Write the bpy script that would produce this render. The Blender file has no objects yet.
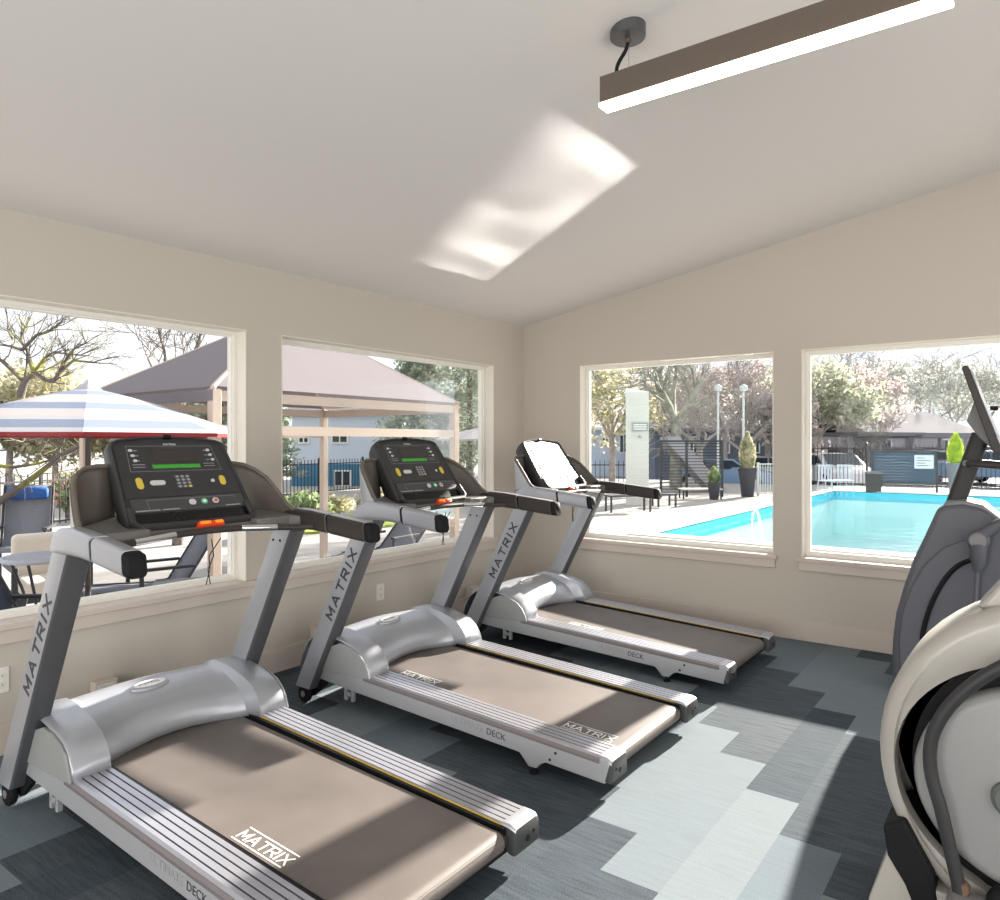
import bpy, math, random
from mathutils import Vector, Matrix, noise
from math import sin, cos, pi, radians

SC = bpy.context.scene
COL = SC.collection
random.seed(7)

# ------------------------------------------------------------------ materials
MATS = {}
def node_mat(name):
    m = bpy.data.materials.new(name); m.use_nodes = True
    nt = m.node_tree
    for n in list(nt.nodes):
        if n.type != 'OUTPUT_MATERIAL' and n.type != 'BSDF_PRINCIPLED': nt.nodes.remove(n)
    MATS[name] = m
    return m, nt, nt.nodes['Principled BSDF'], nt.nodes['Material Output']

def mat(name, col, rough=.5, metal=0., var=.06, scale=30., bump=0., spec=.5, emit=None, estr=0., coat=0., trans=0., stretch=(1,1,1)):
    """Principled surface with a procedural variation of its own colour and, if asked, a fine bump."""
    m, nt, b, out = node_mat(name)
    N = nt.nodes; L = nt.links
    tc = N.new('ShaderNodeTexCoord'); mp = N.new('ShaderNodeMapping'); mp.inputs['Scale'].default_value = stretch
    L.new(tc.outputs['Object'], mp.inputs[0])
    nz = N.new('ShaderNodeTexNoise'); nz.inputs['Scale'].default_value = scale; nz.inputs['Detail'].default_value = 4
    L.new(mp.outputs[0], nz.inputs[0])
    mx = N.new('ShaderNodeMix'); mx.data_type = 'RGBA'
    c = col
    mx.inputs[6].default_value = (c[0]*(1-var), c[1]*(1-var), c[2]*(1-var), 1)
    mx.inputs[7].default_value = (min(1, c[0]*(1+var)), min(1, c[1]*(1+var)), min(1, c[2]*(1+var)), 1)
    L.new(nz.outputs[0], mx.inputs[0]); L.new(mx.outputs[2], b.inputs['Base Color'])
    b.inputs['Roughness'].default_value = rough; b.inputs['Metallic'].default_value = metal
    b.inputs['Specular IOR Level'].default_value = spec
    if coat: b.inputs['Coat Weight'].default_value = coat; b.inputs['Coat Roughness'].default_value = .15
    if bump:
        bp = N.new('ShaderNodeBump'); bp.inputs['Strength'].default_value = bump; bp.inputs['Distance'].default_value = .004
        L.new(nz.outputs[0], bp.inputs['Height']); L.new(bp.outputs[0], b.inputs['Normal'])
    if emit:
        b.inputs['Emission Color'].default_value = (*emit, 1); b.inputs['Emission Strength'].default_value = estr
    if trans:
        tr = N.new('ShaderNodeBsdfTranslucent'); L.new(mx.outputs[2], tr.inputs[0])
        ms = N.new('ShaderNodeMixShader'); ms.inputs[0].default_value = trans
        L.new(b.outputs[0], ms.inputs[1]); L.new(tr.outputs[0], ms.inputs[2]); L.new(ms.outputs[0], out.inputs[0])
    return m

def two_tone(name, c1, c2, scale, rough=.9, trans=0., bump=0., detail=3, lo=.4, hi=.6):
    m, nt, b, out = node_mat(name); N = nt.nodes; L = nt.links
    tc = N.new('ShaderNodeTexCoord')
    nz = N.new('ShaderNodeTexNoise'); nz.inputs['Scale'].default_value = scale; nz.inputs['Detail'].default_value = detail
    L.new(tc.outputs['Object'], nz.inputs[0])
    cr = N.new('ShaderNodeValToRGB'); cr.color_ramp.elements[0].position = lo; cr.color_ramp.elements[1].position = hi
    cr.color_ramp.elements[0].color = (*c1, 1); cr.color_ramp.elements[1].color = (*c2, 1)
    L.new(nz.outputs[0], cr.inputs[0]); L.new(cr.outputs[0], b.inputs['Base Color'])
    b.inputs['Roughness'].default_value = rough; b.inputs['Specular IOR Level'].default_value = .2
    if bump:
        bp = N.new('ShaderNodeBump'); bp.inputs['Strength'].default_value = bump; bp.inputs['Distance'].default_value = .01
        L.new(nz.outputs[0], bp.inputs['Height']); L.new(bp.outputs[0], b.inputs['Normal'])
    if trans:
        tr = N.new('ShaderNodeBsdfTranslucent'); L.new(cr.outputs[0], tr.inputs[0])
        ms = N.new('ShaderNodeMixShader'); ms.inputs[0].default_value = trans
        L.new(b.outputs[0], ms.inputs[1]); L.new(tr.outputs[0], ms.inputs[2]); L.new(ms.outputs[0], out.inputs[0])
    return m

# room
M_wall = mat('wall_paint', (.52, .475, .415), .85, var=.015, scale=60, bump=.04, spec=.2)
M_ceil = mat('ceiling_paint', (.72, .69, .665), .9, var=.01, scale=80, bump=.05, spec=.2)
M_trim = mat('trim_paint', (.56, .49, .43), .55, var=.02, scale=20)
M_vinyl = mat('window_vinyl', (.78, .76, .70), .45, var=.02, scale=20)
M_jamb = mat('jamb_paint', (.72, .68, .60), .7, var=.02, scale=20)
# treadmill
M_silver = mat('silver_paint', (.37, .385, .42), .34, .35, var=.03, scale=12, coat=.2)
M_panel = mat('pale_silver_paint', (.38, .39, .41), .38, .2, var=.03, scale=8)
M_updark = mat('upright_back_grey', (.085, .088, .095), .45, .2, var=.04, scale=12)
M_alu = mat('brushed_aluminium', (.52, .52, .57), .36, .75, var=.05, scale=40, stretch=(1, .03, 1))
M_groove = mat('groove_dark_grey', (.10, .10, .12), .6)  # darker grey on the groove faces of the foot rail
M_lip = mat('rail_lip_plastic', (.19, .17, .175), .42, var=.06)
M_dark = mat('charcoal_plastic', (.034, .034, .036), .45, spec=.28, var=.06, scale=80, bump=.03)
M_brownblk = mat('soft_grip_plastic', (.040, .034, .031), .42, spec=.3, var=.06, scale=60)
M_pocket = mat('pocket_plastic', (.115, .10, .082), .55, var=.05)
M_beam = mat('grey_beam_plastic', (.15, .145, .14), .45, var=.05)
M_black = mat('black_gloss', (.008, .008, .009), .25, spec=.25, var=.05)
M_blackr = mat('black_rubber', (.012, .012, .013), .65, spec=.12, var=.1)
M_cover_side = mat('cover_side_grey', (.27, .28, .28), .5, var=.03)
M_yellow = mat('yellow_line', (.62, .42, .05), .5)
M_white = mat('white_print', (.85, .85, .85), .6)
M_darkprint = mat('dark_print', (.04, .04, .05), .5)
M_greyprint = mat('grey_print', (.29, .30, .32), .5)
M_face = mat('console_face', (.034, .034, .036), .33, var=.04, coat=.12, spec=.3)
M_face2 = mat('console_lower_face', (.045, .047, .05), .32, var=.04)
M_led = mat('led_window', (.035, .03, .03), .25, var=.3, scale=150)
M_green = mat('green_display', (.03, .22, .02), .5, emit=(.08, .55, .05), estr=.15, var=.5, scale=90)
M_keyred = mat('safety_key_red', (.75, .05, .01), .35, var=.1)
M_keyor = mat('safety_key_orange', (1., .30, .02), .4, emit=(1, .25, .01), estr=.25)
M_btn_y = mat('yellow_button', (.62, .47, .06), .4)
M_btn_s = mat('silver_button', (.55, .55, .55), .4)
M_btn_g = mat('green_button', (.10, .50, .22), .4)
M_btn_r = mat('red_button', (.65, .08, .05), .4)
M_chrome = mat('chrome', (.75, .75, .76), .12, 1., var=.02)
# ellipticals
M_ell = mat('slate_shroud', (.095, .10, .12), .5, var=.03, scale=20)
M_ell2 = mat('slate_cap', (.20, .195, .20), .5, var=.03)
M_ellw = mat('pearl_shroud', (.37, .35, .32), .35, var=.02, scale=10, coat=.2)
M_ellw2 = mat('grey_disc', (.25, .25, .25), .4, var=.02, scale=10)
M_bronze = mat('bronze_metal', (.13, .105, .085), .45, .3, var=.05)
# outside
M_conc = mat('pool_deck_concrete', (.38, .36, .345), .9, spec=.08, var=.06, scale=3)
M_plaster = mat('pool_plaster', (.66, .88, .88), .6, var=.05, scale=2)
M_tile = mat('waterline_tile', (.03, .55, .72), .3, var=.1, scale=30)
M_fence = mat('black_fence_metal', (.02, .022, .028), .5)
M_dkframe = mat('outdoor_dark_frame', (.035, .037, .045), .5)
M_sling = mat('grey_sling_fabric', (.23, .24, .28), .8, trans=.25, scale=200)
M_slate = mat('navy_sling_fabric', (.05, .06, .09), .8)
M_blue = mat('blue_cushion', (.03, .12, .42), .85)
M_cream = mat('cream_cushion', (.70, .63, .54), .9)
M_tabletop = mat('grey_table_metal', (.50, .52, .58), .5)
M_gazf = mat('gazebo_fabric', (.33, .30, .315), .9, spec=.1, var=.03, scale=3, trans=.40)
M_gazp = mat('gazebo_beam', (.55, .45, .37), .7)
M_umbw = mat('umbrella_white', (.62, .61, .64), .9, trans=.4)
M_umbb = mat('umbrella_blue_stripe', (.27, .32, .44), .9, trans=.35)
M_umbp = mat('umbrella_rose_stripe', (.78, .60, .58), .9, trans=.35)
M_umbr = mat('umbrella_red_valance', (.42, .06, .07), .9, trans=.3)
M_wood = mat('brown_pole', (.07, .05, .045), .6)
M_hwhite = mat('siding_white', (.80, .82, .82), .85, var=.03, scale=3)
M_hblue = mat('siding_teal', (.06, .20, .34), .85, var=.08, scale=3)
M_hpale = mat('siding_pale_blue', (.58, .65, .78), .85, var=.04, scale=3)
M_hgrey = mat('siding_grey', (.34, .33, .36), .85, var=.05, scale=2)
M_roof = mat('roof_shingle', (.17, .165, .18), .95, spec=.04, var=.15, scale=6)
M_roofw = mat('roof_pale', (.80, .80, .80), .95, var=.05, scale=6)
M_glassd = mat('dark_window_glass', (.03, .04, .06), .1)
M_carw = mat('white_car_paint', (.75, .76, .78), .2, coat=.5)
M_carb = mat('blue_car_paint', (.12, .22, .36), .2, coat=.5)
M_carg = mat('grey_car_paint', (.40, .42, .46), .2, coat=.5)
M_board = mat('sign_board_blue', (.025, .07, .12), .6, var=.1, scale=4)
M_poster = mat('paper_poster', (.75, .80, .85), .7)
M_bin = mat('bin_brown', (.038, .032, .032), .7, var=.1, scale=20)
M_pot = mat('dark_planter', (.035, .035, .045), .6)
M_potg = mat('grey_planter', (.17, .18, .20), .6)
M_plaque = mat('plaque_grey', (.30, .33, .33), .6)
M_asph = mat('parking_asphalt', (.20, .20, .21), .95, var=.1, scale=5)
M_wfence = mat('board_fence_wood', (.10, .085, .10), .9, var=.25, scale=2, stretch=(6, 6, .4))
M_bark = two_tone('bark', (.13, .115, .10), (.24, .21, .19), 14)
M_bark_pale = two_tone('bark_grey_pale', (.30, .27, .25), (.42, .38, .36), 6)
M_bark_green = two_tone('bark_grey_green', (.22, .22, .18), (.36, .35, .30), 5)
M_moss = two_tone('mossy_bark', (.14, .12, .11), (.27, .27, .06), 3, lo=.52, hi=.66)
M_twig = mat('twigs', (.36, .33, .315), .95, var=.25, scale=3)
M_leaf_pine = two_tone('pine_needles', (.22, .28, .22), (.48, .54, .42), 2.2, trans=.35)
M_leaf_olive = two_tone('olive_leaves', (.32, .34, .25), (.58, .58, .47), 1.6, trans=.4)
M_leaf_rust = two_tone('rust_leaves', (.42, .35, .32), (.60, .54, .51), 1.4, trans=.4)
M_leaf_pale = two_tone('pale_grey_green_leaves', (.42, .45, .40), (.68, .70, .65), 1.5, trans=.4)
M_leaf_lime = two_tone('lime_leaves', (.42, .56, .02), (.75, .88, .10), 8, trans=.4)
M_leaf_yel = two_tone('yellow_green_leaves', (.34, .34, .20), (.66, .60, .44), 3, trans=.4)
M_leaf_shrub = two_tone('shrub_leaves', (.14, .22, .10), (.42, .48, .26), 5, trans=.35)
M_flower = mat('coral_flowers', (.70, .38, .32), .8, trans=.3)
M_grass = two_tone('grass', (.25, .33, .08), (.50, .58, .15), 4)
M_plate = mat('outlet_plate', (.74, .71, .65), .5)

# glass: clear for light, reflecting at glancing angles
def glass_mat():
    m, nt, b, out = node_mat('window_glass'); nt.nodes.remove(b); N = nt.nodes; L = nt.links
    t = N.new('ShaderNodeBsdfTransparent'); t.inputs[0].default_value = (.97, .98, .98, 1)
    g = N.new('ShaderNodeBsdfGlossy'); g.inputs['Roughness'].default_value = .02
    lw = N.new('ShaderNodeFresnel'); lw.inputs[0].default_value = 1.35
    mt = N.new('ShaderNodeMath'); mt.operation = 'MULTIPLY'; mt.inputs[1].default_value = .28
    nz = N.new('ShaderNodeTexNoise'); nz.inputs['Scale'].default_value = 2
    mt2 = N.new('ShaderNodeMath'); mt2.operation = 'MULTIPLY_ADD'; mt2.inputs[1].default_value = .02; mt2.inputs[2].default_value = .01
    L.new(nz.outputs[0], mt2.inputs[0]); L.new(mt2.outputs[0], g.inputs['Roughness'])
    s = N.new('ShaderNodeMixShader')
    L.new(lw.outputs[0], mt.inputs[0]); L.new(mt.outputs[0], s.inputs[0]); L.new(t.outputs[0], s.inputs[1]); L.new(g.outputs[0], s.inputs[2])
    L.new(s.outputs[0], out.inputs[0])
    return m
M_glass = glass_mat()

def water_mat():
    m, nt, b, out = node_mat('pool_water'); nt.nodes.remove(b); N = nt.nodes; L = nt.links
    t = N.new('ShaderNodeBsdfTransparent'); t.inputs[0].default_value = (.90, .99, 1, 1)
    g = N.new('ShaderNodeBsdfGlossy'); g.inputs['Roughness'].default_value = .05
    fr = N.new('ShaderNodeFresnel'); fr.inputs[0].default_value = 1.22
    mu = N.new('ShaderNodeMath'); mu.operation = 'MULTIPLY'; mu.inputs[1].default_value = .30
    nz = N.new('ShaderNodeTexNoise'); nz.inputs['Scale'].default_value = 2.2; nz.inputs['Detail'].default_value = 3
    tc = N.new('ShaderNodeTexCoord'); L.new(tc.outputs['Object'], nz.inputs[0])
    bp = N.new('ShaderNodeBump'); bp.inputs['Strength'].default_value = .35; bp.inputs['Distance'].default_value = .05
    L.new(nz.outputs[0], bp.inputs['Height']); L.new(bp.outputs[0], g.inputs['Normal']); L.new(bp.outputs[0], fr.inputs['Normal'])
    s = N.new('ShaderNodeMixShader'); L.new(fr.outputs[0], mu.inputs[0]); L.new(mu.outputs[0], s.inputs[0])
    L.new(t.outputs[0], s.inputs[1]); L.new(g.outputs[0], s.inputs[2]); L.new(s.outputs[0], out.inputs[0])
    return m
M_water = water_mat()

def carpet_mat():
    m, nt, b, out = node_mat('carpet_planks'); N = nt.nodes; L = nt.links
    def math_(op, a, bb=None, c=None):
        n = N.new('ShaderNodeMath'); n.operation = op
        for i, v in enumerate((a, bb, c)):
            if v is None: continue
            if isinstance(v, (int, float)): n.inputs[i].default_value = v
            else: L.new(v, n.inputs[i])
        return n.outputs[0]
    tc = N.new('ShaderNodeTexCoord'); sx = N.new('ShaderNodeSeparateXYZ'); L.new(tc.outputs['Object'], sx.inputs[0])
    X, Y = sx.outputs[0], sx.outputs[1]
    ry = math_('DIVIDE', math_('MULTIPLY_ADD', Y, -1., -2.38), .206)
    row = math_('FLOOR', ry)
    xx = math_('DIVIDE', math_('ADD', math_('MULTIPLY_ADD', row, .275, 1.91), X), 1.12)
    colm = math_('FLOOR', xx)
    par = math_('MODULO', math_('ABSOLUTE', colm), 2.)
    cb = N.new('ShaderNodeCombineXYZ'); L.new(row, cb.inputs[0]); L.new(colm, cb.inputs[1])
    wn = N.new('ShaderNodeTexWhiteNoise'); wn.noise_dimensions = '2D'; L.new(cb.outputs[0], wn.inputs[0])
    # tone of a plank: odd planks pale blue-grey, even planks speckled graphite
    mxa = N.new('ShaderNodeMix'); mxa.data_type = 'RGBA'
    mxa.inputs[6].default_value = (.070, .085, .099, 1); mxa.inputs[7].default_value = (.172, .205, .228, 1)
    L.new(par, mxa.inputs[0])
    mxb = N.new('ShaderNodeMix'); mxb.data_type = 'RGBA'; mxb.blend_type = 'MULTIPLY'; mxb.inputs[0].default_value = 1
    cr = N.new('ShaderNodeValToRGB'); cr.color_ramp.elements[0].color = (.78, .82, .86, 1); cr.color_ramp.elements[1].color = (1.10, 1.08, 1.05, 1)
    L.new(wn.outputs[0], cr.inputs[0]); L.new(mxa.outputs[2], mxb.inputs[6]); L.new(cr.outputs[0], mxb.inputs[7])
    # streaks along the plank + pile speckle
    mp = N.new('ShaderNodeMapping'); mp.inputs['Scale'].default_value = (70, 6, 1); L.new(tc.outputs['Object'], mp.inputs[0])
    st = N.new('ShaderNodeTexNoise'); st.inputs['Scale'].default_value = 1; st.inputs['Detail'].default_value = 5; L.new(mp.outputs[0], st.inputs[0])
    sp = N.new('ShaderNodeTexNoise'); sp.inputs['Scale'].default_value = 260; sp.inputs['Detail'].default_value = 2; L.new(tc.outputs['Object'], sp.inputs[0])
    amp = math_('MULTIPLY_ADD', par, -.72, .95)
    s1 = math_('MULTIPLY', math_('SUBTRACT', st.outputs[0], .5), 1.3)
    s2 = math_('MULTIPLY', math_('SUBTRACT', sp.outputs[0], .5), 2.2)
    tot = math_('MULTIPLY_ADD', math_('ADD', s1, s2), amp, 1.0)
    mxc = N.new('ShaderNodeMix'); mxc.data_type = 'RGBA'; mxc.blend_type = 'MULTIPLY'; mxc.inputs[0].default_value = 1
    cv = N.new('ShaderNodeCombineXYZ')
    for i in range(3): L.new(tot, cv.inputs[i])
    L.new(mxb.outputs[2], mxc.inputs[6]); L.new(cv.outputs[0], mxc.inputs[7])
    L.new(mxc.outputs[2], b.inputs['Base Color']); b.inputs['Roughness'].default_value = .95; b.inputs['Specular IOR Level'].default_value = .1
    bp = N.new('ShaderNodeBump'); bp.inputs['Strength'].default_value = .3; bp.inputs['Distance'].default_value = .003
    L.new(sp.outputs[0], bp.inputs['Height']); L.new(bp.outputs[0], b.inputs['Normal'])
    return m
M_carpet = carpet_mat()

def belt_mat():
    m, nt, b, out = node_mat('belt_fabric'); N = nt.nodes; L = nt.links
    tc = N.new('ShaderNodeTexCoord')
    w = N.new('ShaderNodeTexWave'); w.inputs['Scale'].default_value = 60; w.bands_direction = 'Y'; w.inputs['Distortion'].default_value = 1.5
    w.inputs['Detail'].default_value = 1
    L.new(tc.outputs['Object'], w.inputs[0])
    nz = N.new('ShaderNodeTexNoise'); nz.inputs['Scale'].default_value = 3; nz.inputs['Detail'].default_value = 5; L.new(tc.outputs['Object'], nz.inputs[0])
    cr = N.new('ShaderNodeValToRGB'); cr.color_ramp.elements[0].position = .3; cr.color_ramp.elements[1].position = .7
    cr.color_ramp.elements[0].color = (.115, .097, .088, 1); cr.color_ramp.elements[1].color = (.165, .140, .127, 1)
    L.new(nz.outputs[0], cr.inputs[0])
    mx = N.new('ShaderNodeMix'); mx.data_type = 'RGBA'; mx.blend_type = 'MULTIPLY'; mx.inputs[0].default_value = .22
    L.new(cr.outputs[0], mx.inputs[6]); L.new(w.outputs[0], mx.inputs[7]); L.new(mx.outputs[2], b.inputs['Base Color'])
    b.inputs['Roughness'].default_value = .5; b.inputs['Specular IOR Level'].default_value = .5
    bp = N.new('ShaderNodeBump'); bp.inputs['Strength'].default_value = .2; bp.inputs['Distance'].default_value = .002
    L.new(w.outputs[0], bp.inputs['Height']); L.new(bp.outputs[0], b.inputs['Normal'])
    return m
M_belt = belt_mat()

# ------------------------------------------------------------------ mesh builder
class MB:
    def __init__(s): s.v = []; s.f = []; s.mi = []
    def add(s, vs, fs, mi=0):
        o = len(s.v); s.v += [tuple(v) for v in vs]
        for f in fs: s.f.append(tuple(i+o for i in f)); s.mi.append(mi)
    def box(s, x0, x1, y0, y1, z0, z1, mi=0):
        s.add([(x0,y0,z0),(x1,y0,z0),(x1,y1,z0),(x0,y1,z0),(x0,y0,z1),(x1,y0,z1),(x1,y1,z1),(x0,y1,z1)],
              [(0,3,2,1),(4,5,6,7),(0,1,5,4),(1,2,6,5),(2,3,7,6),(3,0,4,7)], mi)
    def hexa(s, p, mi=0):     # eight corners, bottom 4 ccw then top 4
        s.add(p, [(0,3,2,1),(4,5,6,7),(0,1,5,4),(1,2,6,5),(2,3,7,6),(3,0,4,7)], mi)
    def prism(s, poly, a0, a1, axis='x', mi=0, fr=None):
        n = len(poly)
        def P(a, p):
            if fr: return tuple(fr(p[0], p[1], a))
            return {'x': (a, p[0], p[1]), 'y': (p[0], a, p[1]), 'z': (p[0], p[1], a)}[axis]
        vs = [P(a0, p) for p in poly] + [P(a1, p) for p in poly]
        fs = [tuple(range(n)), tuple(range(2*n-1, n-1, -1))] + [(i, i+n, (i+1) % n + n, (i+1) % n) for i in range(n)]
        s.add(vs, fs, mi)
    def loft(s, rings, closed=True, caps=True, mi=0):
        n = len(rings[0]); vs = [p for r in rings for p in r]; fs = []
        for k in range(len(rings)-1):
            for i in range(n if closed else n-1):
                j = (i+1) % n
                fs.append((k*n+i, k*n+j, (k+1)*n+j, (k+1)*n+i))
        if caps and closed: fs += [tuple(range(n-1, -1, -1)), tuple(range((len(rings)-1)*n, len(rings)*n))]
        s.add(vs, fs, mi)
    def tube(s, pts, r, n=10, mi=0, caps=True, sq=None):
        pts = [Vector(p) for p in pts]; rr = r if isinstance(r, (list, tuple)) else [r]*len(pts)
        t0 = (pts[1]-pts[0]).normalized(); up = Vector((0,0,1)) if abs(t0.z) < .9 else Vector((0,1,0))
        u = t0.cross(up).normalized(); rings = []
        for k, p in enumerate(pts):
            t = (pts[min(k+1, len(pts)-1)]-pts[max(k-1, 0)]).normalized()
            u = (u-t*u.dot(t)).normalized(); w = t.cross(u)
            rings.append([p+u*(cos(2*pi*i/n)*rr[k])+w*(sin(2*pi*i/n)*rr[k]) for i in range(n)])
        s.loft(rings, True, caps, mi)
    def lathe(s, prof, c=(0,0,0), n=24, axis='z', mi=0):
        rings = []
        for r, h in prof:
            rg = []
            for i in range(n):
                a = 2*pi*i/n; q = (r*cos(a), r*sin(a))
                rg.append({'z': (c[0]+q[0], c[1]+q[1], c[2]+h), 'x': (c[0]+h, c[1]+q[0], c[2]+q[1]), 'y': (c[0]+q[0], c[1]+h, c[2]+q[1])}[axis])
            rings.append(rg)
        s.loft(rings, True, True, mi)
    def build(s, name, mats, parent=None, bevel=0., seg=2, smooth=True, ang=35, solid=0., off=-1., subsurf=0, loc=None, rz=0., moff=0):
        me = bpy.data.meshes.new(name); me.from_pydata(s.v, [], s.f); me.validate(); me.update()
        if not isinstance(mats, (list, tuple)): mats = [mats]
        for m in mats: me.materials.append(m)
        if len(mats) > 1:
            for p, i in zip(me.polygons, s.mi): p.material_index = i
        import bmesh
        bm = bmesh.new(); bm.from_mesh(me); bmesh.ops.recalc_face_normals(bm, faces=bm.faces) if s_recalc[0] else None; bm.to_mesh(me); bm.free()
        if smooth:
            me.polygons.foreach_set('use_smooth', [True]*len(me.polygons)); me.set_sharp_from_angle(angle=radians(ang))
        o = bpy.data.objects.new(name, me); COL.objects.link(o)
        if parent: o.parent = parent
        if loc: o.location = loc
        o.rotation_euler.z = rz
        if solid:
            md = o.modifiers.new('thickness', 'SOLIDIFY'); md.thickness = solid; md.offset = off; md.material_offset = moff
        if subsurf:
            md = o.modifiers.new('smooth', 'SUBSURF'); md.levels = subsurf; md.render_levels = subsurf
        if bevel:
            md = o.modifiers.new('edge', 'BEVEL'); md.width = bevel; md.segments = seg; md.limit_method = 'ANGLE'; md.angle_limit = radians(35); md.harden_normals = True
        return o
s_recalc = [True]

def spline(pts, k=5):
    pts = [Vector(p) for p in pts]; out = []
    for i in range(len(pts)-1):
        p0, p1, p2, p3 = pts[max(i-1,0)], pts[i], pts[i+1], pts[min(i+2,len(pts)-1)]
        for j in range(k):
            t = j/k; out.append(.5*((2*p1)+(p2-p0)*t+(2*p0-5*p1+4*p2-p3)*t*t+(3*p1-p0-3*p2+p3)*t**3))
    return out+[pts[-1]]
def rrect(w, h, r, n=4, cx=0., cy=0.):
    pts = []
    for (sx, sy, a0) in ((1,1,0),(-1,1,90),(-1,-1,180),(1,-1,270)):
        for k in range(n+1):
            a = radians(a0+90*k/n)
            pts.append((cx+sx*(w/2-r)+r*cos(a), cy+sy*(h/2-r)+r*sin(a)))
    return pts

def tag(o, label=None, cat=None, group=None, kind=None):
    if label: o['label'] = label
    if cat: o['category'] = cat
    if group: o['group'] = group
    if kind: o['kind'] = kind
    return o
def empty(name, loc=(0,0,0), rz=0.):
    o = bpy.data.objects.new(name, None); COL.objects.link(o); o.location = loc; o.rotation_euler.z = rz; o.empty_display_size = .1
    return o
def copy_tree(o, parent=None):
    c = o.copy(); COL.objects.link(c)
    if parent: c.parent = parent
    for ch in [x for x in bpy.data.objects if x.parent == o]: copy_tree(ch, c)
    return c
def text_obj(name, body, size, m, mx, parent, extrude=.0006, sx=1., space=1., bold=0.):
    cu = bpy.data.curves.new(name, 'FONT'); cu.body = body; cu.size = size; cu.extrude = extrude; cu.space_character = space; cu.offset = bold
    cu.resolution_u = 3
    t = bpy.data.objects.new(name+'_src', cu); COL.objects.link(t)
    dg = bpy.context.evaluated_depsgraph_get(); me = bpy.data.meshes.new_from_object(t.evaluated_get(dg))
    bpy.data.objects.remove(t); bpy.data.curves.remove(cu)
    me.transform(mx @ Matrix.Diagonal((sx, 1, 1, 1)))
    me.materials.clear(); me.materials.append(m)
    o = bpy.data.objects.new(name, me); COL.objects.link(o); o.parent = parent
    return o
GLYPH = {'M': ([((0,0),(0,1)),((0,1),(.5,.25)),((.5,.25),(1,1)),((1,1),(1,0))], 1.), 'A': ([((0,0),(.5,1)),((.5,1),(1,0)),((.24,.30),(.76,.30))], 1.), 'T': ([((0,1),(1,1)),((.5,1),(.5,0))], .9),
         'R': ([((0,0),(0,1)),((0,1),(.8,1)),((.8,1),(.85,.75)),((.85,.75),(.8,.48)),((.8,.48),(0,.48)),((.4,.48),(.9,0))], .9), 'I': ([((0,0),(0,1))], .06), 'X': ([((0,0),(.95,1)),((0,1),(.95,0))], .95)}
def stroke_text(name, word, h, w, gap, th, m, mx, parent, ext=.0008):
    """block lettering made of straight strokes, h tall, each letter w wide"""
    b = MB(); x = 0.
    for ch in word:
        st, cw = GLYPH[ch]
        for p, q in st:
            p = Vector((x+p[0]*w, p[1]*h)); q = Vector((x+q[0]*w, q[1]*h)); d = (q-p).normalized(); n = Vector((-d.y, d.x))*th/2; p = p-d*th*.45; q = q+d*th*.45
            b.hexa([mx @ Vector((*v, z)) for z in (-ext, ext) for v in (p-n, q-n, q+n, p+n)])
        x += cw*w+gap
    return b.build(name, m, parent, smooth=False)
def frame_mx(origin, xd, yd):
    x = Vector(xd).normalized(); y = Vector(yd).normalized(); z = x.cross(y)
    return Matrix(((x.x, y.x, z.x, origin[0]), (x.y, y.y, z.y, origin[1]), (x.z, y.z, z.z, origin[2]), (0,0,0,1)))

# ------------------------------------------------------------------ camera
F_PX, HY = 721.46, 443.3
CAM = Vector((-5.4047, -3.7326, 1.40))
AZ = radians(53.465)
FW = Vector((sin(AZ), 0, 0)); U = Vector((cos(AZ), sin(AZ)))  # room axes seen from the camera
fwd = Vector((sin(AZ), cos(AZ), 0)); rgt = Vector((cos(AZ), -sin(AZ), 0))
cd = bpy.data.cameras.new('camera'); cam = bpy.data.objects.new('camera', cd); COL.objects.link(cam); SC.camera = cam
cd.sensor_width = 36; cd.sensor_fit = 'HORIZONTAL'; cd.lens = F_PX*36/1000; cd.shift_y = -(450-HY)/1000
cd.clip_start = .05; cd.clip_end = 500
cam.location = CAM; cam.rotation_euler = (pi/2, 0, -AZ)
def at(px, py, d):
    return CAM + fwd*d + rgt*((px-500)/F_PX*d) + Vector((0,0,-(py-HY)/F_PX*d))
def atz(px, z, d):
    p = at(px, HY, d); p.z = z; return p
def ground_d(py, z): return (1.4-z)*F_PX/(py-HY)

# ------------------------------------------------------------------ room shell
XB, YB = -8.6, -6.6          # back walls
TH = .16
SL = .17574
def cz(y): return 2.458-SL*y if y < 0 else 2.458+SL*-y
def struct(mb, name, m, parent=None, **k):
    o = mb.build(name, m, parent, smooth=False, **k)
    if not parent: tag(o, kind='structure')
    return o
WZ0, WZ1 = .587, 2.068
# floor
b = MB(); b.box(XB-TH, TH, YB-TH, TH, -.12, 0); struct(b, 'floor', M_carpet)
# ceiling (sloping slab)
b = MB()
y0, y1 = TH+.02, YB-TH
b.hexa([(XB-TH, y1, cz(y1)), (TH+.02, y1, cz(y1)), (TH+.02, y0, cz(y0)), (XB-TH, y0, cz(y0)),
        (XB-TH, y1, cz(y1)+.2), (TH+.02, y1, cz(y1)+.2), (TH+.02, y0, cz(y0)+.2), (XB-TH, y0, cz(y0)+.2)])
struct(b, 'ceiling', M_ceil)
# left wall, plane Y=0, windows W1 (x -4.95..-2.88) and W2 (-2.632..-.461)
W1 = (-4.95, -2.88); W2 = (-2.632, -.461); W3 = (-2.206, -.586); W4 = (-4.45, -2.40)
b = MB(); top = 2.458
for x0, x1 in ((XB-TH, W1[0]), (W1[1], W2[0]), (W2[1], TH)): b.box(x0, x1, 0, TH, 0, top)
for w in (W1, W2): b.box(w[0], w[1], 0, TH, 0, WZ0-.03); b.box(w[0], w[1], 0, TH, WZ1, top)
struct(b, 'wall_left', M_wall)
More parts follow.
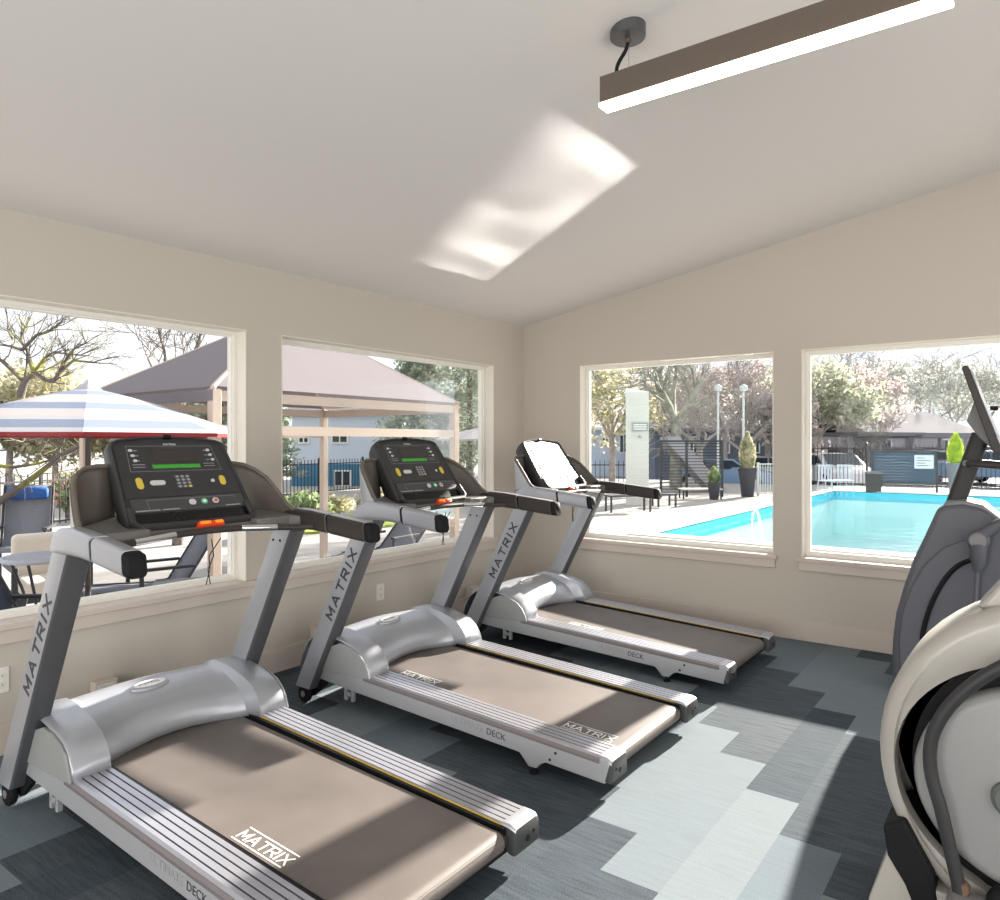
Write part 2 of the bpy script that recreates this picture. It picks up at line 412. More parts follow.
# right wall, plane X=0
b = MB()
def wy(ya, yb, z0, z1=None):
    if z1 is None: b.hexa([(0,ya,z0),(TH,ya,z0),(TH,yb,z0),(0,yb,z0),(0,ya,cz(ya)),(TH,ya,cz(ya)),(TH,yb,cz(yb)),(0,yb,cz(yb))])
    else: b.box(0, TH, ya, yb, z0, z1)
for ya, yb in ((YB-TH, W4[0]), (W4[1], W3[0]), (W3[1], 0)): wy(ya, yb, 0)
for w in (W3, W4): wy(w[0], w[1], 0, WZ0-.03); wy(w[0], w[1], WZ1)
struct(b, 'wall_right', M_wall)
# unseen walls behind the camera; the tall openings are added for fill light
def back_wall(name, along, fixed, th, segs, oz0, oz1):
    b = MB()
    for a0, a1, op in segs:
        for (z0, z1) in (((0, oz0), (oz1, None)) if op else ((0, None),)):
            if z0 == 0 and z1 is not None and z1 <= 0: continue
            if along == 'y':
                za, zb = (cz(a0), cz(a1)) if z1 is None else (z1, z1)
                b.hexa([(fixed-th,a0,z0),(fixed,a0,z0),(fixed,a1,z0),(fixed-th,a1,z0),(fixed-th,a0,za),(fixed,a0,za),(fixed,a1,zb),(fixed-th,a1,zb)])
            else:
                zt = cz(fixed) if z1 is None else z1
                b.box(a0, a1, fixed-th, fixed, z0, zt)
    return struct(b, name, M_wall)
back_wall('wall_back', 'y', XB, TH, [(YB-TH, -5.8, 0), (-5.8, -3.6, 1), (-3.6, -3.0, 0), (-3.0, -.8, 1), (-.8, TH, 0)], .1, 2.2)
back_wall('wall_near', 'x', YB, TH, [(XB, -7.6, 0), (-7.6, -4.6, 1), (-4.6, -4.0, 0), (-4.0, -1.0, 1), (-1.0, 0, 0)], .1, 2.4)

# windows
def window(n, plane, a0, a1):
    b = MB(); gp = .115; fw = .026; z0, z1 = WZ0, WZ1
    def bx(p0, p1, s0, s1, za, zb):
        if plane == 'Y': b.box(s0, s1, p0, p1, za, zb)
        else: b.box(p0, p1, s0, s1, za, zb)
    # frame with outer band and raised glazing bead
    for d0, d1, w_, in_ in ((.085, .150, .0, fw), (.100, .135, fw, fw+.010)):
        bx(d0, d1, a0+w_, a0+in_, z0+w_, z1-w_); bx(d0, d1, a1-in_, a1-w_, z0+w_, z1-w_)
        bx(d0, d1, a0+in_, a1-in_, z0+w_, z0+in_); bx(d0, d1, a0+in_, a1-in_, z1-in_, z1-w_)
    fr = struct(b, 'window_%d' % n, M_vinyl)
    b = MB(); e = fw+.007
    if plane == 'Y': b.add([(a0+e, gp, z0+e), (a1-e, gp, z0+e), (a1-e, gp, z1-e), (a0+e, gp, z1-e)], [(0,1,2,3)])
    else: b.add([(gp, a0+e, z0+e), (gp, a1-e, z0+e), (gp, a1-e, z1-e), (gp, a0+e, z1-e)], [(0,1,2,3)])
    b.build('pane', M_glass, fr, smooth=False)
    # reveal lining (jambs and head)
    b = MB(); t = .006
    def bj(p0, p1, s0, s1, za, zb):
        if plane == 'Y': b.box(s0, s1, p0, p1, za, zb)
        else: b.box(p0, p1, s0, s1, za, zb)
    bj(-.004, .085, a0, a0+t, z0, z1); bj(-.004, .085, a1-t, a1, z0, z1); bj(-.004, .085, a0+t, a1-t, z1-t, z1)
    b.build('jamb', M_jamb, fr, smooth=False)
    return fr
w1 = window(1, 'Y', *W1); w2 = window(2, 'Y', *W2); w3 = window(3, 'X', *W3); w4 = window(4, 'X', *W4)
# sills: stool board and apron
b = MB(); b.box(-5.1, W2[1]+.03, -.034, .0, .560, .590); b.box(W1[0], W1[1], 0, .084, .555, .590); b.box(W2[0], W2[1], 0, .084, .555, .590)
b.box(-5.1, W2[1]+.015, -.022, 0, .497, .560)
tag(b.build('trim_1', M_trim, bevel=.004, smooth=False), kind='structure')
for k, w in ((2, W3), (3, W4)):
    b = MB(); b.box(-.034, 0, w[0]-.03, w[1]+.03, .560, .590); b.box(0, .084, w[0], w[1], .555, .590); b.box(-.022, 0, w[0]-.015, w[1]+.015, .497, .560)
    tag(b.build('trim_%d' % k, M_trim, bevel=.004, smooth=False), kind='structure')
b = MB(); b.box(XB, -.016, -.016, 0, 0, .145); tag(b.build('baseboard_left', M_trim, bevel=.003, smooth=False), kind='structure')
b = MB(); b.box(-.016, 0, YB, 0, 0, .145); tag(b.build('baseboard_right', M_trim, bevel=.003, smooth=False), kind='structure')

# wall outlets and cord boxes on the left wall
def outlet(x, z, label):
    b = MB(); b.prism(rrect(.072, .115, .006, 3), -.006, -.0002, 'y')
    t = empty('wall_outlet', (x, 0, z)); tag(t, label, 'outlet', 'wall outlets')
    b.build('plate', M_plate, t, bevel=.0015)
    for dz in (-.021, .021):
        b = MB(); b.prism(rrect(.034, .028, .008, 3, 0, dz), -.009, -.0055, 'y'); o = b.build('socket', M_jamb, t)
        for dx in (-.007, .007):
            b = MB(); b.box(dx-.0012, dx+.0012, -.0096, -.0088, dz-.004, dz+.006); b.build('slot', M_darkprint, o, smooth=False)
outlet(-1.797, .345, 'beige wall outlet plate below the second window, behind the middle treadmill hood')
outlet(-4.14, .335, 'beige wall outlet plate at the left picture edge under the first window')
def cordbox(x, label):
    t = empty('power_box', (x, -.016, .145)); tag(t, label, 'power box', 'power boxes on the baseboard')
    b = MB(); b.box(-.055, .055, -.045, 0.015, .001, .085); b.build('box_body', M_trim, t, bevel=.004)
    b = MB(); b.box(-.045, .045, -.049, -.044, .012, .074); b.build('cover_plate', M_plate, t, bevel=.002)
cordbox(-3.70, 'small beige power box on the baseboard behind the nearest treadmill hood')
cordbox(-2.36, 'small beige power box on the baseboard left of the middle treadmill')
cordbox(-.78, 'small beige power box on the baseboard left of the farthest treadmill')

# ------------------------------------------------------------------ pendant lamp
BX, BY0, BZ = -3.02, -2.445, 2.653
lamp = empty('linear_pendant_lamp', (BX, BY0, BZ)); tag(lamp, 'long dark bronze linear pendant lamp with glowing white diffuser under the sloped ceiling', 'pendant lamp')
def pendant(root, L):
    b = MB(); t = .004
    b.box(-.030, -.030+t, -L, 0, 0, .098); b.box(.030-t, .030, -L, 0, 0, .098); b.box(-.030+t, .030-t, -L, 0, .094, .098)
    b.box(-.030+t, .030-t, -t, 0, 0, .094); b.box(-.030+t, .030-t, -L, -L+t, 0, .094)
    b.build('housing', M_bronze, root, bevel=.001, smooth=False)
    b = MB(); b.box(-.0335, .0335, -L-.0035, .0035, -.014, .001)
    b.build('diffuser', M_lampglow, root, bevel=.003)
M_lampglow = mat('lamp_diffuser', (.9, .85, .75), .5, emit=(1., .84, .62), estr=8., var=.01)
pendant(lamp, 1.10)
cpos = Vector((-3.023, -2.546, cz(-2.546)))
rel = cpos-Vector((BX, BY0, BZ))
b = MB(); b.lathe([(.001, -.038), (.060, -.036), (.064, -.032), (.064, .010)], rel, 32)
can = b.build('canopy', mat('canopy_metal', (.10, .10, .105), .4, .4), lamp)
b = MB(); b.lathe([(.001, -.052), (.008, -.052), (.01, -.036)], rel, 12); b.build('cord_grip', M_bronze, can)
b = MB()
p0 = rel+Vector((0,0,-.045)); p3 = Vector((0, -.055, .096))
pts = []
for k in range(13):
    t = k/12; p1 = p0+Vector((0, .0, -.05)); p2 = p3+Vector((0,.012,.06))
    pts.append(p0*(1-t)**3+p1*3*t*(1-t)**2+p2*3*t*t*(1-t)+p3*t**3)
b.tube(pts, .007, 8); b.build('power_cord', M_blackr, lamp)
b = MB(); b.tube([rel+Vector((0,-.004,-.04)), Vector((rel.x, rel.y-.004, .096))], .0011, 6); b.build('hanging_cable', M_chrome, lamp)

# ------------------------------------------------------------------ treadmill
def make_treadmill():
    root = empty('treadmill')
    zr = lambda y: .150+(.213-.150)*(y/1.36)      # top of the foot rail along its length
    for s in (-1, 1):
        # side panel
        b = MB()
        poly = [(.010,.100),(.022,.054),(.300,.066),(.330,.050),(.345,.030),(.385,.028),(.432,.076),(1.47,.121),(1.76,.140),(1.80,.20),(1.72,.25),(1.36,.204),(.010,.146),(.001,.135)]
        b.prism(poly, s*.430, s*.456)
        sp = b.build('side_panel', M_panel, root, bevel=.003, smooth=False)
        for (yy, zz) in ((.250,.118),(.278,.084)):
            b = MB(); b.lathe([(.001,0),(.006,0),(.006,s*.0012),(.001,s*.0012)], (s*.4561, yy, zz), 12, 'x'); b.build('bolt', M_blackr, sp)
        if s < 0:
            mx = frame_mx((-.4568, .815, .128), (0,-1,-.075), (0,-.075,1))
            text_obj('lettering', 'ULTIMATE', .040, M_greyprint, mx, sp, sx=.98, space=1.05)
            mx = frame_mx((-.4568, .612, .113), (0,-1,-.075), (0,-.075,1))
            text_obj('lettering', 'DECK', .040, M_darkprint, mx, sp, sx=.98, space=1.05)
        # levelling foot
        b = MB(); b.lathe([(.001,0),(.020,0),(.020,.008),(.007,.012),(.007,.035),(.001,.035)], (s*.443, .365, 0), 16); b.build('foot', M_blackr, root)
        # foot rail: extruded aluminium with grooves
        xi, xo = .318, .452
        prof = []; ng = 4
        top = [(xi, -.020), (xi, 0)]
        for g in range(ng):
            gx = xi+(xo-.016-xi)*(g+.75)/(ng+.3)
            top += [(gx-.0030, 0), (gx-.0020, -.005), (gx+.0020, -.005), (gx+.0030, 0)]
        top += [(xo-.014, 0), (xo-.004, -.006), (xo, -.014), (xo, -.022)]
        b = MB()
        rings = [[(s*x, y, zr(y)+dz+.004) for x, dz in top] for y in (.050, 1.375)]
        n = len(top)
        vs = rings[0]+rings[1]
        fs = [(i, i+1, n+i+1, n+i) for i in range(n-1)]+[(n-1, 0, n, 2*n-1)]
        b.add(vs, fs, 0)
        for k, i in enumerate(range(n-1)):
            x0, x1 = top[i], top[i+1]
        b.mi = [1 if (i < n-1 and (min(top[i][1], top[i+1][1]) < -.003 and i > 0 and i < n-4)) else 0 for i in range(len(fs))]
        b.add([vs[i] for i in range(n)], [tuple(range(n))], 0); b.add([vs[n+i] for i in range(n)], [tuple(range(n))], 0)
        rail = b.build('foot_rail', [M_alu, M_groove], root, ang=25)
        # dark lip under the outer edge
        b = MB()
        lip = [(xo+.002, -.030), (xo+.008, -.024), (xo+.008, -.012), (xo-.002, -.006), (xo-.012, -.010), (xo-.012, -.030)]
        b.loft([[(s*x, y, zr(y)+dz+.004) for x, dz in lip] for y in (.045, 1.40)]); b.build('rail_lip', M_lip, rail, ang=50)
        # inner black skirt with the yellow line
        b = MB(); b.loft([[(s*x, y, zr(y)+dz) for x, dz in ((.300,-.05),(.320,-.05),(.320,-.006),(.300,-.006))] for y in (.03, 1.42)]); b.build('inner_skirt', M_black, rail, smooth=False)
        b = MB(); b.loft([[(s*x, y, zr(y)+dz) for x, dz in ((.3150,-.008),(.3185,-.008),(.3185,-.003),(.3150,-.003))] for y in (.05, 1.38)]); b.build('yellow_strip', M_yellow, rail, smooth=False)
        # rear end cap of the rail
        b = MB(); rings = []
        for (y, dz, k, zb) in ((.052, .001, 0, .085), (.020, .001, 0, .062), (.006, -.003, .001, .058), (-.004, -.010, .004, .060), (-.009, -.022, .010, .068)):
            z1 = zr(max(y,0))+.004+dz
            x0_, x1_ = .313+k, .4555-k
            rings.append([(s*x0_, y, zb), (s*x1_, y, zb), (s*x1_, y, z1-.012), (s*(x1_-.012), y, z1), (s*(x0_+.008), y, z1), (s*x0_, y, z1-.008)])
        b.loft(rings)
        for i, f in enumerate(b.f):
            if len(f) == 4 and all(b.v[j][2] > .115 and b.v[j][1] > -.006 for j in f): b.mi[i] = 1
        ec = b.build('rail_end_cap', [M_endcap, M_alu], root, bevel=.003, ang=40)
        b = MB()
        for xx, zz, rr in ((.352,.094,.011), (.385,.106,.006)):
            b.lathe([(.001,-.0015),(rr,-.0015),(rr,.001),(.001,.001)], (s*(xx+.03), -.0095, zz), 14, 'y')
        b.build('screw_hole', M_black, ec)
        # upright
        yr = lambda z: 1.33+.523*(.915-z)
        b = MB(); rings = []
        for z in (.085, 1.02):
            y0_, y1_ = yr(z), yr(z)+.128
            sec = rrect(.084, .128, .010, 3)
            rings.append([(s*(.458)+px_, (y0_+y1_)/2+py_, z+ -.0*py_) for px_, py_ in sec])
        b.loft(rings)
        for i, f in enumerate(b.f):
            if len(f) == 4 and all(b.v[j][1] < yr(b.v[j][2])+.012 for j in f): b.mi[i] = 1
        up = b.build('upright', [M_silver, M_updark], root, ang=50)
        d = Vector((0,-.523,1)).normalized(); upv = Vector((0, d.z, -d.y))
        if s < 0:
            org = Vector((-.5006, 1.592, .482)) 
            stroke_text('lettering', 'MATRIX', .046, .052, .032, .0105, M_darkprint, frame_mx(org, d, upv), up)
        else:
            org = Vector((.5006, 1.41, .878)); 
            stroke_text('lettering', 'MATRIX', .046, .052, .032, .0105, M_darkprint, frame_mx(org, -d, -Vector((0, -d.z, d.y))), up)
        # bolts on the inner face near the top
        for k in (0, 1):
            b = MB(); b.lathe([(.001,0),(.006,0),(.005,-s*.003),(.001,-s*.003)], (s*.4158, 1.355+k*.05, .965), 12, 'x'); b.build('bolt', M_blackr, up)
        # transport wheel
        b = MB(); c = (s*.475, 1.835, .046)
        b.lathe([(.001,-.016),(.030,-.016),(.042,-.014),(.046,-.008),(.046,.008),(.042,.014),(.030,.016),(.001,.016)], c, 28, 'x'); wh = b.build('transport_wheel', M_blackr, root)
        b = MB(); b.lathe([(.001,-.019),(.016,-.019),(.016,.019),(.001,.019)], c, 16, 'x'); b.build('hub', M_lip, wh)
        b = MB(); b.prism([(1.86,.04),(1.80,.03),(1.70,.11),(1.74,.16),(1.86,.14)], s*.452, s*.428); b.build('wheel_bracket', M_blackr, root, bevel=.004)
        # small latch hanging under the panel
        b = MB()
        for yy in (1.50, 1.55): b.box(min(s*.425,s*.445), max(s*.425,s*.445), yy-.009, yy+.009, .060, .13)
        b.box(min(s*.425,s*.445), max(s*.425,s*.445), 1.50, 1.55, .085, .105)
        b.build('lift_bracket', M_panel, root, bevel=.002)
        # motor cover side
        b = MB(); b.prism([(1.352,.208),(1.366,.250),(1.392,.292),(1.435,.326),(1.50,.348),(1.57,.357),(1.64,.33),(1.73,.235),(1.74,.19)], s*.452, s*.462)
        b.build('cover_side', M_cover_side, root, bevel=.002)
    # deck & belt
    zb = lambda y: .138+(.200-.138)*(y/1.5)
    b = MB(); b.loft([[(x, y, zb(y)+dz) for x, dz in ((-.31,-.05),(.31,-.05),(.31,-.006),(-.31,-.006))] for y in (.07, 1.60)]); b.build('deck', M_black, root, smooth=False)
    path = [(1.62, zb(1.62))]+[(1.62-(1.62-.05)*k/20, zb(1.62-(1.62-.05)*k/20)) for k in range(1, 21)]
    cy_, cz_ = .052, zb(.05)-.036
    for k in range(1, 13):
        a = pi/2+pi*k/12; path.append((cy_+.036*cos(a), cz_+.036*sin(a)))
    path += [(.3, zb(.3)-.075), (1.62, zb(1.62)-.08)]
    b = MB(); rings = [[(x, y, z) for y, z in path] for x in (-.286, -.10, .10, .286)]
    b.loft(rings, closed=True, caps=True); belt = b.build('belt', M_belt, root, ang=40)
    b = MB(); b.lathe([(.001,-.31),(.030,-.31),(.030,.31),(.001,.31)], (0, cy_, cz_-.001), 20, 'x'); b.build('rear_roller', M_brownblk, root)
    b = MB(); b.box(-.43, .43, .03, .055, .062, .085); b.build('rear_crossbar', M_blackr, root, bevel=.003)
    # motor hood
    S = [(1.352,.208),(1.364,.250),(1.388,.292),(1.43,.328),(1.49,.352),(1.56,.370),(1.64,.384),(1.72,.388),(1.79,.368),(1.85,.325),(1.895,.25),(1.92,.15)]
    Cc = [(1.452,.196),(1.458,.226),(1.472,.262),(1.50,.296),(1.545,.325),(1.60,.348),(1.665,.366),(1.725,.376),(1.79,.362),(1.85,.32),(1.895,.25),(1.92,.15)]
    def mixp(A, B, t): return [(a[0]*(1-t)+c[0]*t, a[1]*(1-t)+c[1]*t) for a, c in zip(A, B)]
    st = [(.452, S, -.010), (.440, S, 0), (.36, S, .004), (.318, S, .006), (.314, mixp(S, Cc, .12), 0), (.300, mixp(S, Cc, .82), 0), (.27, Cc, 0), (.18, [(y+.028*max(0,1-i/5), z+.006) for i, (y, z) in enumerate(Cc)], 0), (.08, [(y+.046*max(0,1-i/5), z+.012) for i, (y, z) in enumerate(Cc)], 0)]
    sts = [(-x, p, dz) for x, p, dz in st]+[(0, [(y+.050*max(0,1-i/5), z+.013) for i, (y, z) in enumerate(Cc)], 0)]+[(x, p, dz) for x, p, dz in reversed(st)]
    b = MB(); b.loft([[(x, y, z+dz) for y, z in p] for x, p, dz in sts], closed=False); 
    hood = b.build('motor_hood', M_silver, root, ang=38, solid=.006)
    # badge
    b = MB(); ring = []
    for sc_, h in ((1, 0), (1, .010), (.93, .016), (.82, .018)):
        ring.append([(-.02+.084*sc_*cos(2*pi*i/32), 1.655+.034*sc_*sin(2*pi*i/32)-.18*h, .368+h+.24*.030*sc_*sin(2*pi*i/32)) for i in range(32)])
    b.loft(ring); bd = b.build('badge', M_silver, hood, ang=60)
    b = MB(); ring = [[(-.02+.066*sc_*cos(2*pi*i/32), 1.652+.022*sc_*sin(2*pi*i/32), .3868+h+.24*.022*sc_*sin(2*pi*i/32)) for i in range(32)] for sc_, h in ((1, -.002), (1, .001))]
    b.loft(ring); b.build('badge_face', M_white, bd)
    text_obj('lettering', 'MATRIX', .020, M_greyprint, frame_mx((-.068, 1.6455, .3872), (1,0,0), (0,1,.24)), bd, sx=1.15, space=1.1)
    # handlebars
    for s in (-1, 1):
        b = MB(); rings = []
        # knuckle and arm: centre path (y, z), half height, half width, x centre
        def sec(y, z, hh, hw, xc, tilt=.12):
            r = []
            for px_, pz_ in rrect(2*hw, 2*hh, min(hh, hw)*.55, 4): r.append((s*xc+px_, y+tilt*pz_, z+pz_))
            return r
        K = [(1.44,1.030,.018,.024,.464),(1.405,1.045,.036,.031,.466),(1.35,1.060,.045,.036,.470),(1.27,1.066,.046,.037,.474),(1.18,1.063,.044,.036,.477),(1.085,1.055,.042,.036,.480)]
        b.loft([sec(*k) for k in K]); mats = [M_silver, M_brownblk]
        # inner side of the arm is charcoal plastic
        for i, f in enumerate(b.f):
            cx_ = sum(b.v[j][0] for j in f)/len(f)
            b.mi[i] = 1 if s*cx_ < .452 else 0
        arm = b.build('handlebar', mats, root, ang=50)
        b = MB(); b.loft([sec(1.088,1.055,.0385,.0325,.480), sec(1.068,1.053,.0385,.0325,.480)]); b.build('grip_ring', M_black, arm)
        b = MB(); G = [(1.070,1.053,.042,.035,.480),(.95,1.041,.0415,.035,.484),(.858,1.032,.041,.0345,.488)]
        b.loft([sec(*k) for k in G])
        for i, f in enumerate(b.f):
            cx_ = sum(b.v[j][0] for j in f)/len(f)
            b.mi[i] = 1 if s*cx_ < .462 else 0
        b.build('grip', mats, arm, ang=50)
        b = MB(); b.loft([sec(.859,1.032,.0395,.033,.488), sec(.832,1.0285,.0385,.032,.489), sec(.824,1.0275,.033,.027,.489)])
        b.build('grip_cap', M_blackr, arm, ang=45)
        # storage pocket wing: a curved wall, silver outside and brown-grey inside
        plan = [(.235,1.500),(.29,1.512),(.34,1.505),(.38,1.480),(.408,1.435),(.426,1.385),(.440,1.335),(.452,1.28)]
        topz = [1.312,1.312,1.304,1.282,1.246,1.190,1.128,1.088]
        b = MB(); rings = []
        for (x, y), tz in zip(plan, topz):
            rings.append([(s*(x-.0*k), y+.06*((1.06+(tz-1.06)*k/6)-1.06), 1.06+(tz-1.06)*k/6) for k in range(7)])
        vs = [p for r in rings for p in r]; fs = []
        for a in range(len(rings)-1):
            for k in range(6): fs.append((a*7+k, (a+1)*7+k, (a+1)*7+k+1, a*7+k+1) if s > 0 else (a*7+k, a*7+k+1, (a+1)*7+k+1, (a+1)*7+k))
        b.add(vs, fs, 0)
        s_recalc[0] = False
        w = b.build('storage_pocket', [M_pocket, M_silver], root, ang=70, solid=.014, off=-1., moff=1)
        s_recalc[0] = True
        b = MB(); b.tube([rings[a][6] for a in range(len(rings))], .009, 8); b.build('pocket_rim', M_pocket, w)
        b = MB(); b.prism([(s*.225,1.52),(s*.36,1.52),(s*.44,1.44),(s*.452,1.27),(s*.30,1.24),(s*.225,1.25)], 1.045, 1.085, 'z'); b.build('pocket_floor', M_beam, w, bevel=.006)
    # beam between the handlebars that carries the console
    b = MB()
    b.loft([[(x, y, z) for y, z in q] for x, q in ((-.445, [(1.24,1.035),(1.24,1.082),(1.40,1.09),(1.41,1.03)]), (-.27, [(1.30,1.045),(1.30,1.075),(1.46,1.12),(1.46,1.06)]), (.27, [(1.30,1.045),(1.30,1.075),(1.46,1.12),(1.46,1.06)]), (.445, [(1.24,1.035),(1.24,1.082),(1.40,1.09),(1.41,1.03)]))])
    b.build('console_beam', M_beam, root, bevel=.008, ang=30)
    # heart rate bar
    b = MB(); pts = []
    for k in range(17):
        t = k/16*2-1; pts.append((.45*t, 1.205+.0*t, 1.032+.040*(1-t*t)))
    pts = [(-.445,1.16,1.040),(-.40,1.20,1.036),(-.30,1.225,1.045),(-.15,1.24,1.055),(0,1.245,1.058),(.15,1.24,1.055),(.30,1.225,1.045),(.40,1.20,1.036),(.445,1.16,1.040)]
    b.tube(pts, .013, 12); hb = b.build('pulse_bar', M_brownblk, root)
    for s in (-1, 1):
        b = MB(); b.tube([(s*.30,1.225,1.045),(s*.22,1.232,1.050),(s*.14,1.2405,1.0555)], .0142, 12); b.build('pulse_sensor', M_chrome, hb)
    # console: local frame a (x), b (up the face), c (towards the runner)
    O = Vector((0, 1.318, 1.062)); Bv = Vector((0, .555, .832)).normalized(); Cv = Vector((0, -Bv.z, Bv.y))
    fr = lambda a, bb, c: O+Vector((a,0,0))+Bv*bb+Cv*c
    def cpoly(grow=0., z0=0.):
        return None
    outline = []
    for (a, bb) in ((-.275,.045),(-.262,.018),(-.235,.004),(-.10,-.004),(.10,-.004),(.235,.004),(.262,.018),(.275,.045),(.250,.385),(.240,.408),(.215,.420),(.11,.434),(0,.438),(-.11,.434),(-.215,.420),(-.240,.408),(-.250,.385)): outline.append((a, bb))
    b = MB()
    def oring(sc, c, db=0): return [fr(a*sc, .215+(bb-.215)*sc+db, c) for a, bb in outline]
    b.loft([oring(.80,-.105), oring(.93,-.085), oring(.99,-.045), oring(1.,-.02), oring(1.,.004), oring(.975,.014), oring(.955,.012), oring(.945,.004)])
    con = b.build('console', M_dark, root, ang=40)
    def plate(name, poly, c0, c1, m, parent=con, bevel=0.):
        b = MB(); b.prism(poly, c0, c1, fr=fr); return b.build(name, m, parent, bevel=bevel, smooth=False)
    face = plate('console_face', [(-.246,.150),(.246,.150),(.232,.390),(.10,.405),(-.10,.405),(-.232,.390)], .002, .0065, M_face)
    low = plate('control_strip', [(-.235,.083),(.247,.083),(.243,.145),(-.235,.145)], .002, .0085, M_face2, bevel=.001)
    text_obj('lettering', 'MATRIX', .013, M_white, frame_mx(fr(-.028,.392,.0067), (1,0,0), Bv), face, .0002, 1.1, 1.1)
    # thin outline of the display area
    b = MB()
    def line(p, q, w=.0013, c=.0068):
        p = Vector(p); q = Vector(q); d = (q-p).normalized(); n = Vector((-d.y, d.x))*w/2
        b.add([fr(*(p-n), c), fr(*(q-n), c), fr(*(q+n), c), fr(*(p+n), c)], [(0,1,2,3)])
    ol = [(-.195,.268),(.193,.268),(.180,.388),(-.183,.388)]
    for i in range(4): line(ol[i], ol[(i+1) % 4])
    ol = [(-.17,.098),(-.172,.136),(.205,.136),(.205,.125)]
    for i in range(3): line(ol[i], ol[i+1], c=.0089)
    b.build('print_line', M_greyprint, face, smooth=False)
    plate('display_window', [(-.095,.306),(.095,.306),(.092,.372),(-.092,.372)], .0063, .0075, M_led, face)
    plate('text_display', [(-.102,.280),(.102,.280),(.102,.298),(-.102,.298)], .0063, .008, M_green, face)
    def btn(a, bb, w, h, m, c=.0065, up=.004):
        b = MB(); b.prism(rrect(w, h, min(w, h)*.49, 4, a, bb), c, c+up, fr=fr); b.build('button', m, face, bevel=.0008, smooth=False)
    for k in range(3):
        btn(-.172+.004*k, .366-.024*k, .016, .012, M_btn_s); btn(.160+.004*k, .366-.024*k, .016, .012, M_btn_s)
    for sx in (-1, 1):
        b = MB()
        for k in range(3): line((sx*.150-.011, .366-.024*k), (sx*.150+.005, .366-.024*k), .004)
        line((sx*.150-.03, .300), (sx*.150+.02, .300), .003); line((sx*.150-.03, .288), (sx*.150+.02, .288), .003)
        b.build('button_caption', M_greyprint, face, smooth=False)
    btn(-.176, .213, .026, .052, M_btn_y); btn(.178, .213, .026, .046, M_btn_y); btn(-.104, .213, .062, .022, M_btn_s); btn(.133, .213, .016, .015, M_btn_s)
    plate('keypad', [(-.030,.182),(.040,.182),(.036,.246),(-.030,.246)], .0063, .0078, M_face2, face)
    for i in range(3):
        for j in range(4):
            btn(-.017+.022*i, .192+.0155*j, .015, .010, M_btn_y if (i == 2 and j == 0) else M_greyprint, .0078, .0015)
    btn(.010, .116, .030, .026, M_btn_s, .0085); btn(.062, .116, .028, .026, M_btn_g, .0085); btn(.062, .116, .014, .013, M_white, .0125, .0006)
    btn(.112, .116, .028, .026, M_btn_s, .0085); btn(.112, .116, .016, .015, M_btn_r, .0125, .0006)
    b = MB()
    for a0, a1 in ((-.225,-.13),(-.12,-.05),(.15,.22)): line((a0, .091), (a1, .091), .005, .0088)
    b.build('caption', M_greyprint, low, smooth=False)
    # reading ledge: black recess and lip
    plate('accessory_tray', [(-.232,.028),(.242,.028),(.246,.079),(-.232,.079)], .001, .0045, M_black)
    b = MB(); b.tube([fr(-.250,.10,.012), fr(-.255,.035,.018), fr(-.235,.014,.022), fr(0,.010,.024), fr(.235,.014,.022), fr(.255,.035,.018), fr(.250,.10,.012)], .015, 10)
    b.build('tray_lip', M_dark, con)
    # red/orange emergency key
    b = MB(); b.prism(rrect(.115, .026, .011, 4, .035, -.004), .012, .046, fr=fr); ky = b.build('safety_key', M_keyred, con, bevel=.004)
    b = MB(); b.prism(rrect(.046, .014, .006, 4, .008, -.002), .046, .052, fr=fr); b.prism(rrect(.036, .014, .006, 4, .067, -.002), .046, .052, fr=fr); b.build('key_tab', M_keyor, ky, bevel=.002)
    # sensor bump on the top edge
    b = MB(); b.prism(rrect(.034, .016, .005, 3, -.005, .430), .0, .020, fr=fr); b.build('receiver', M_black, con, bevel=.002)
    # cords hanging below the console
    b = MB()
    b.tube([(.03,1.27,1.02),(.045,1.28,.95),(.020,1.28,.90),(.03,1.28,.84)], .0022, 6)
    b.tube([(.07,1.27,1.02),(.030,1.29,.95),(.035,1.29,.90),(.012,1.28,.84)], .0022, 6)
    b.build('safety_cord', M_blackr, root)
    return root
M_endcap = mat('end_cap_plastic', (.055, .058, .056), .4, .2, var=.04)
def belt_logo(root, yc, x=-.302):
    belt = [o for o in bpy.data.objects if o.parent == root and o.name.startswith('belt')][0]
    zb = lambda y: .138+(.200-.138)*(y/1.5)+.0006
    sl = (zb(1)-zb(0))
    h = .125
    mx = frame_mx((-.262, yc+.115, zb(yc+.120)), (0,-1,-sl), (1,0,0))
    stroke_text('belt_lettering', 'MATRIX', .040, .036, .013, .0058, M_white, mx, belt, .0004)
    b = MB()
    for x0 in (-.276, -.208):
        b.add([(x0, yc+h, zb(yc+h)), (x0+.005, yc+h, zb(yc+h)), (x0+.005, yc-h, zb(yc-h)), (x0, yc-h, zb(yc-h))], [(0,1,2,3)])
    b.build('belt_line', M_white, belt, smooth=False)
tm1 = make_treadmill(); tm1.location = (-3.814, -2.377, 0)
tm2 = copy_tree(tm1); tm2.location = (-2.415, -2.391, 0)
tm3 = copy_tree(tm1); tm3.location = (-.966, -2.357, 0)
tag(tm1, 'silver treadmill nearest the camera, standing before the striped umbrella window', 'treadmill', 'treadmills in a row under the windows')
tag(tm2, 'silver treadmill in the middle of the row, in front of the second window', 'treadmill', 'treadmills in a row under the windows')
tag(tm3, 'silver treadmill farthest away, beside the right wall and room corner', 'treadmill', 'treadmills in a row under the windows')
belt_logo(tm1, .545); belt_logo(tm2, .215); belt_logo(tm2, 1.215); belt_logo(tm3, 1.03)

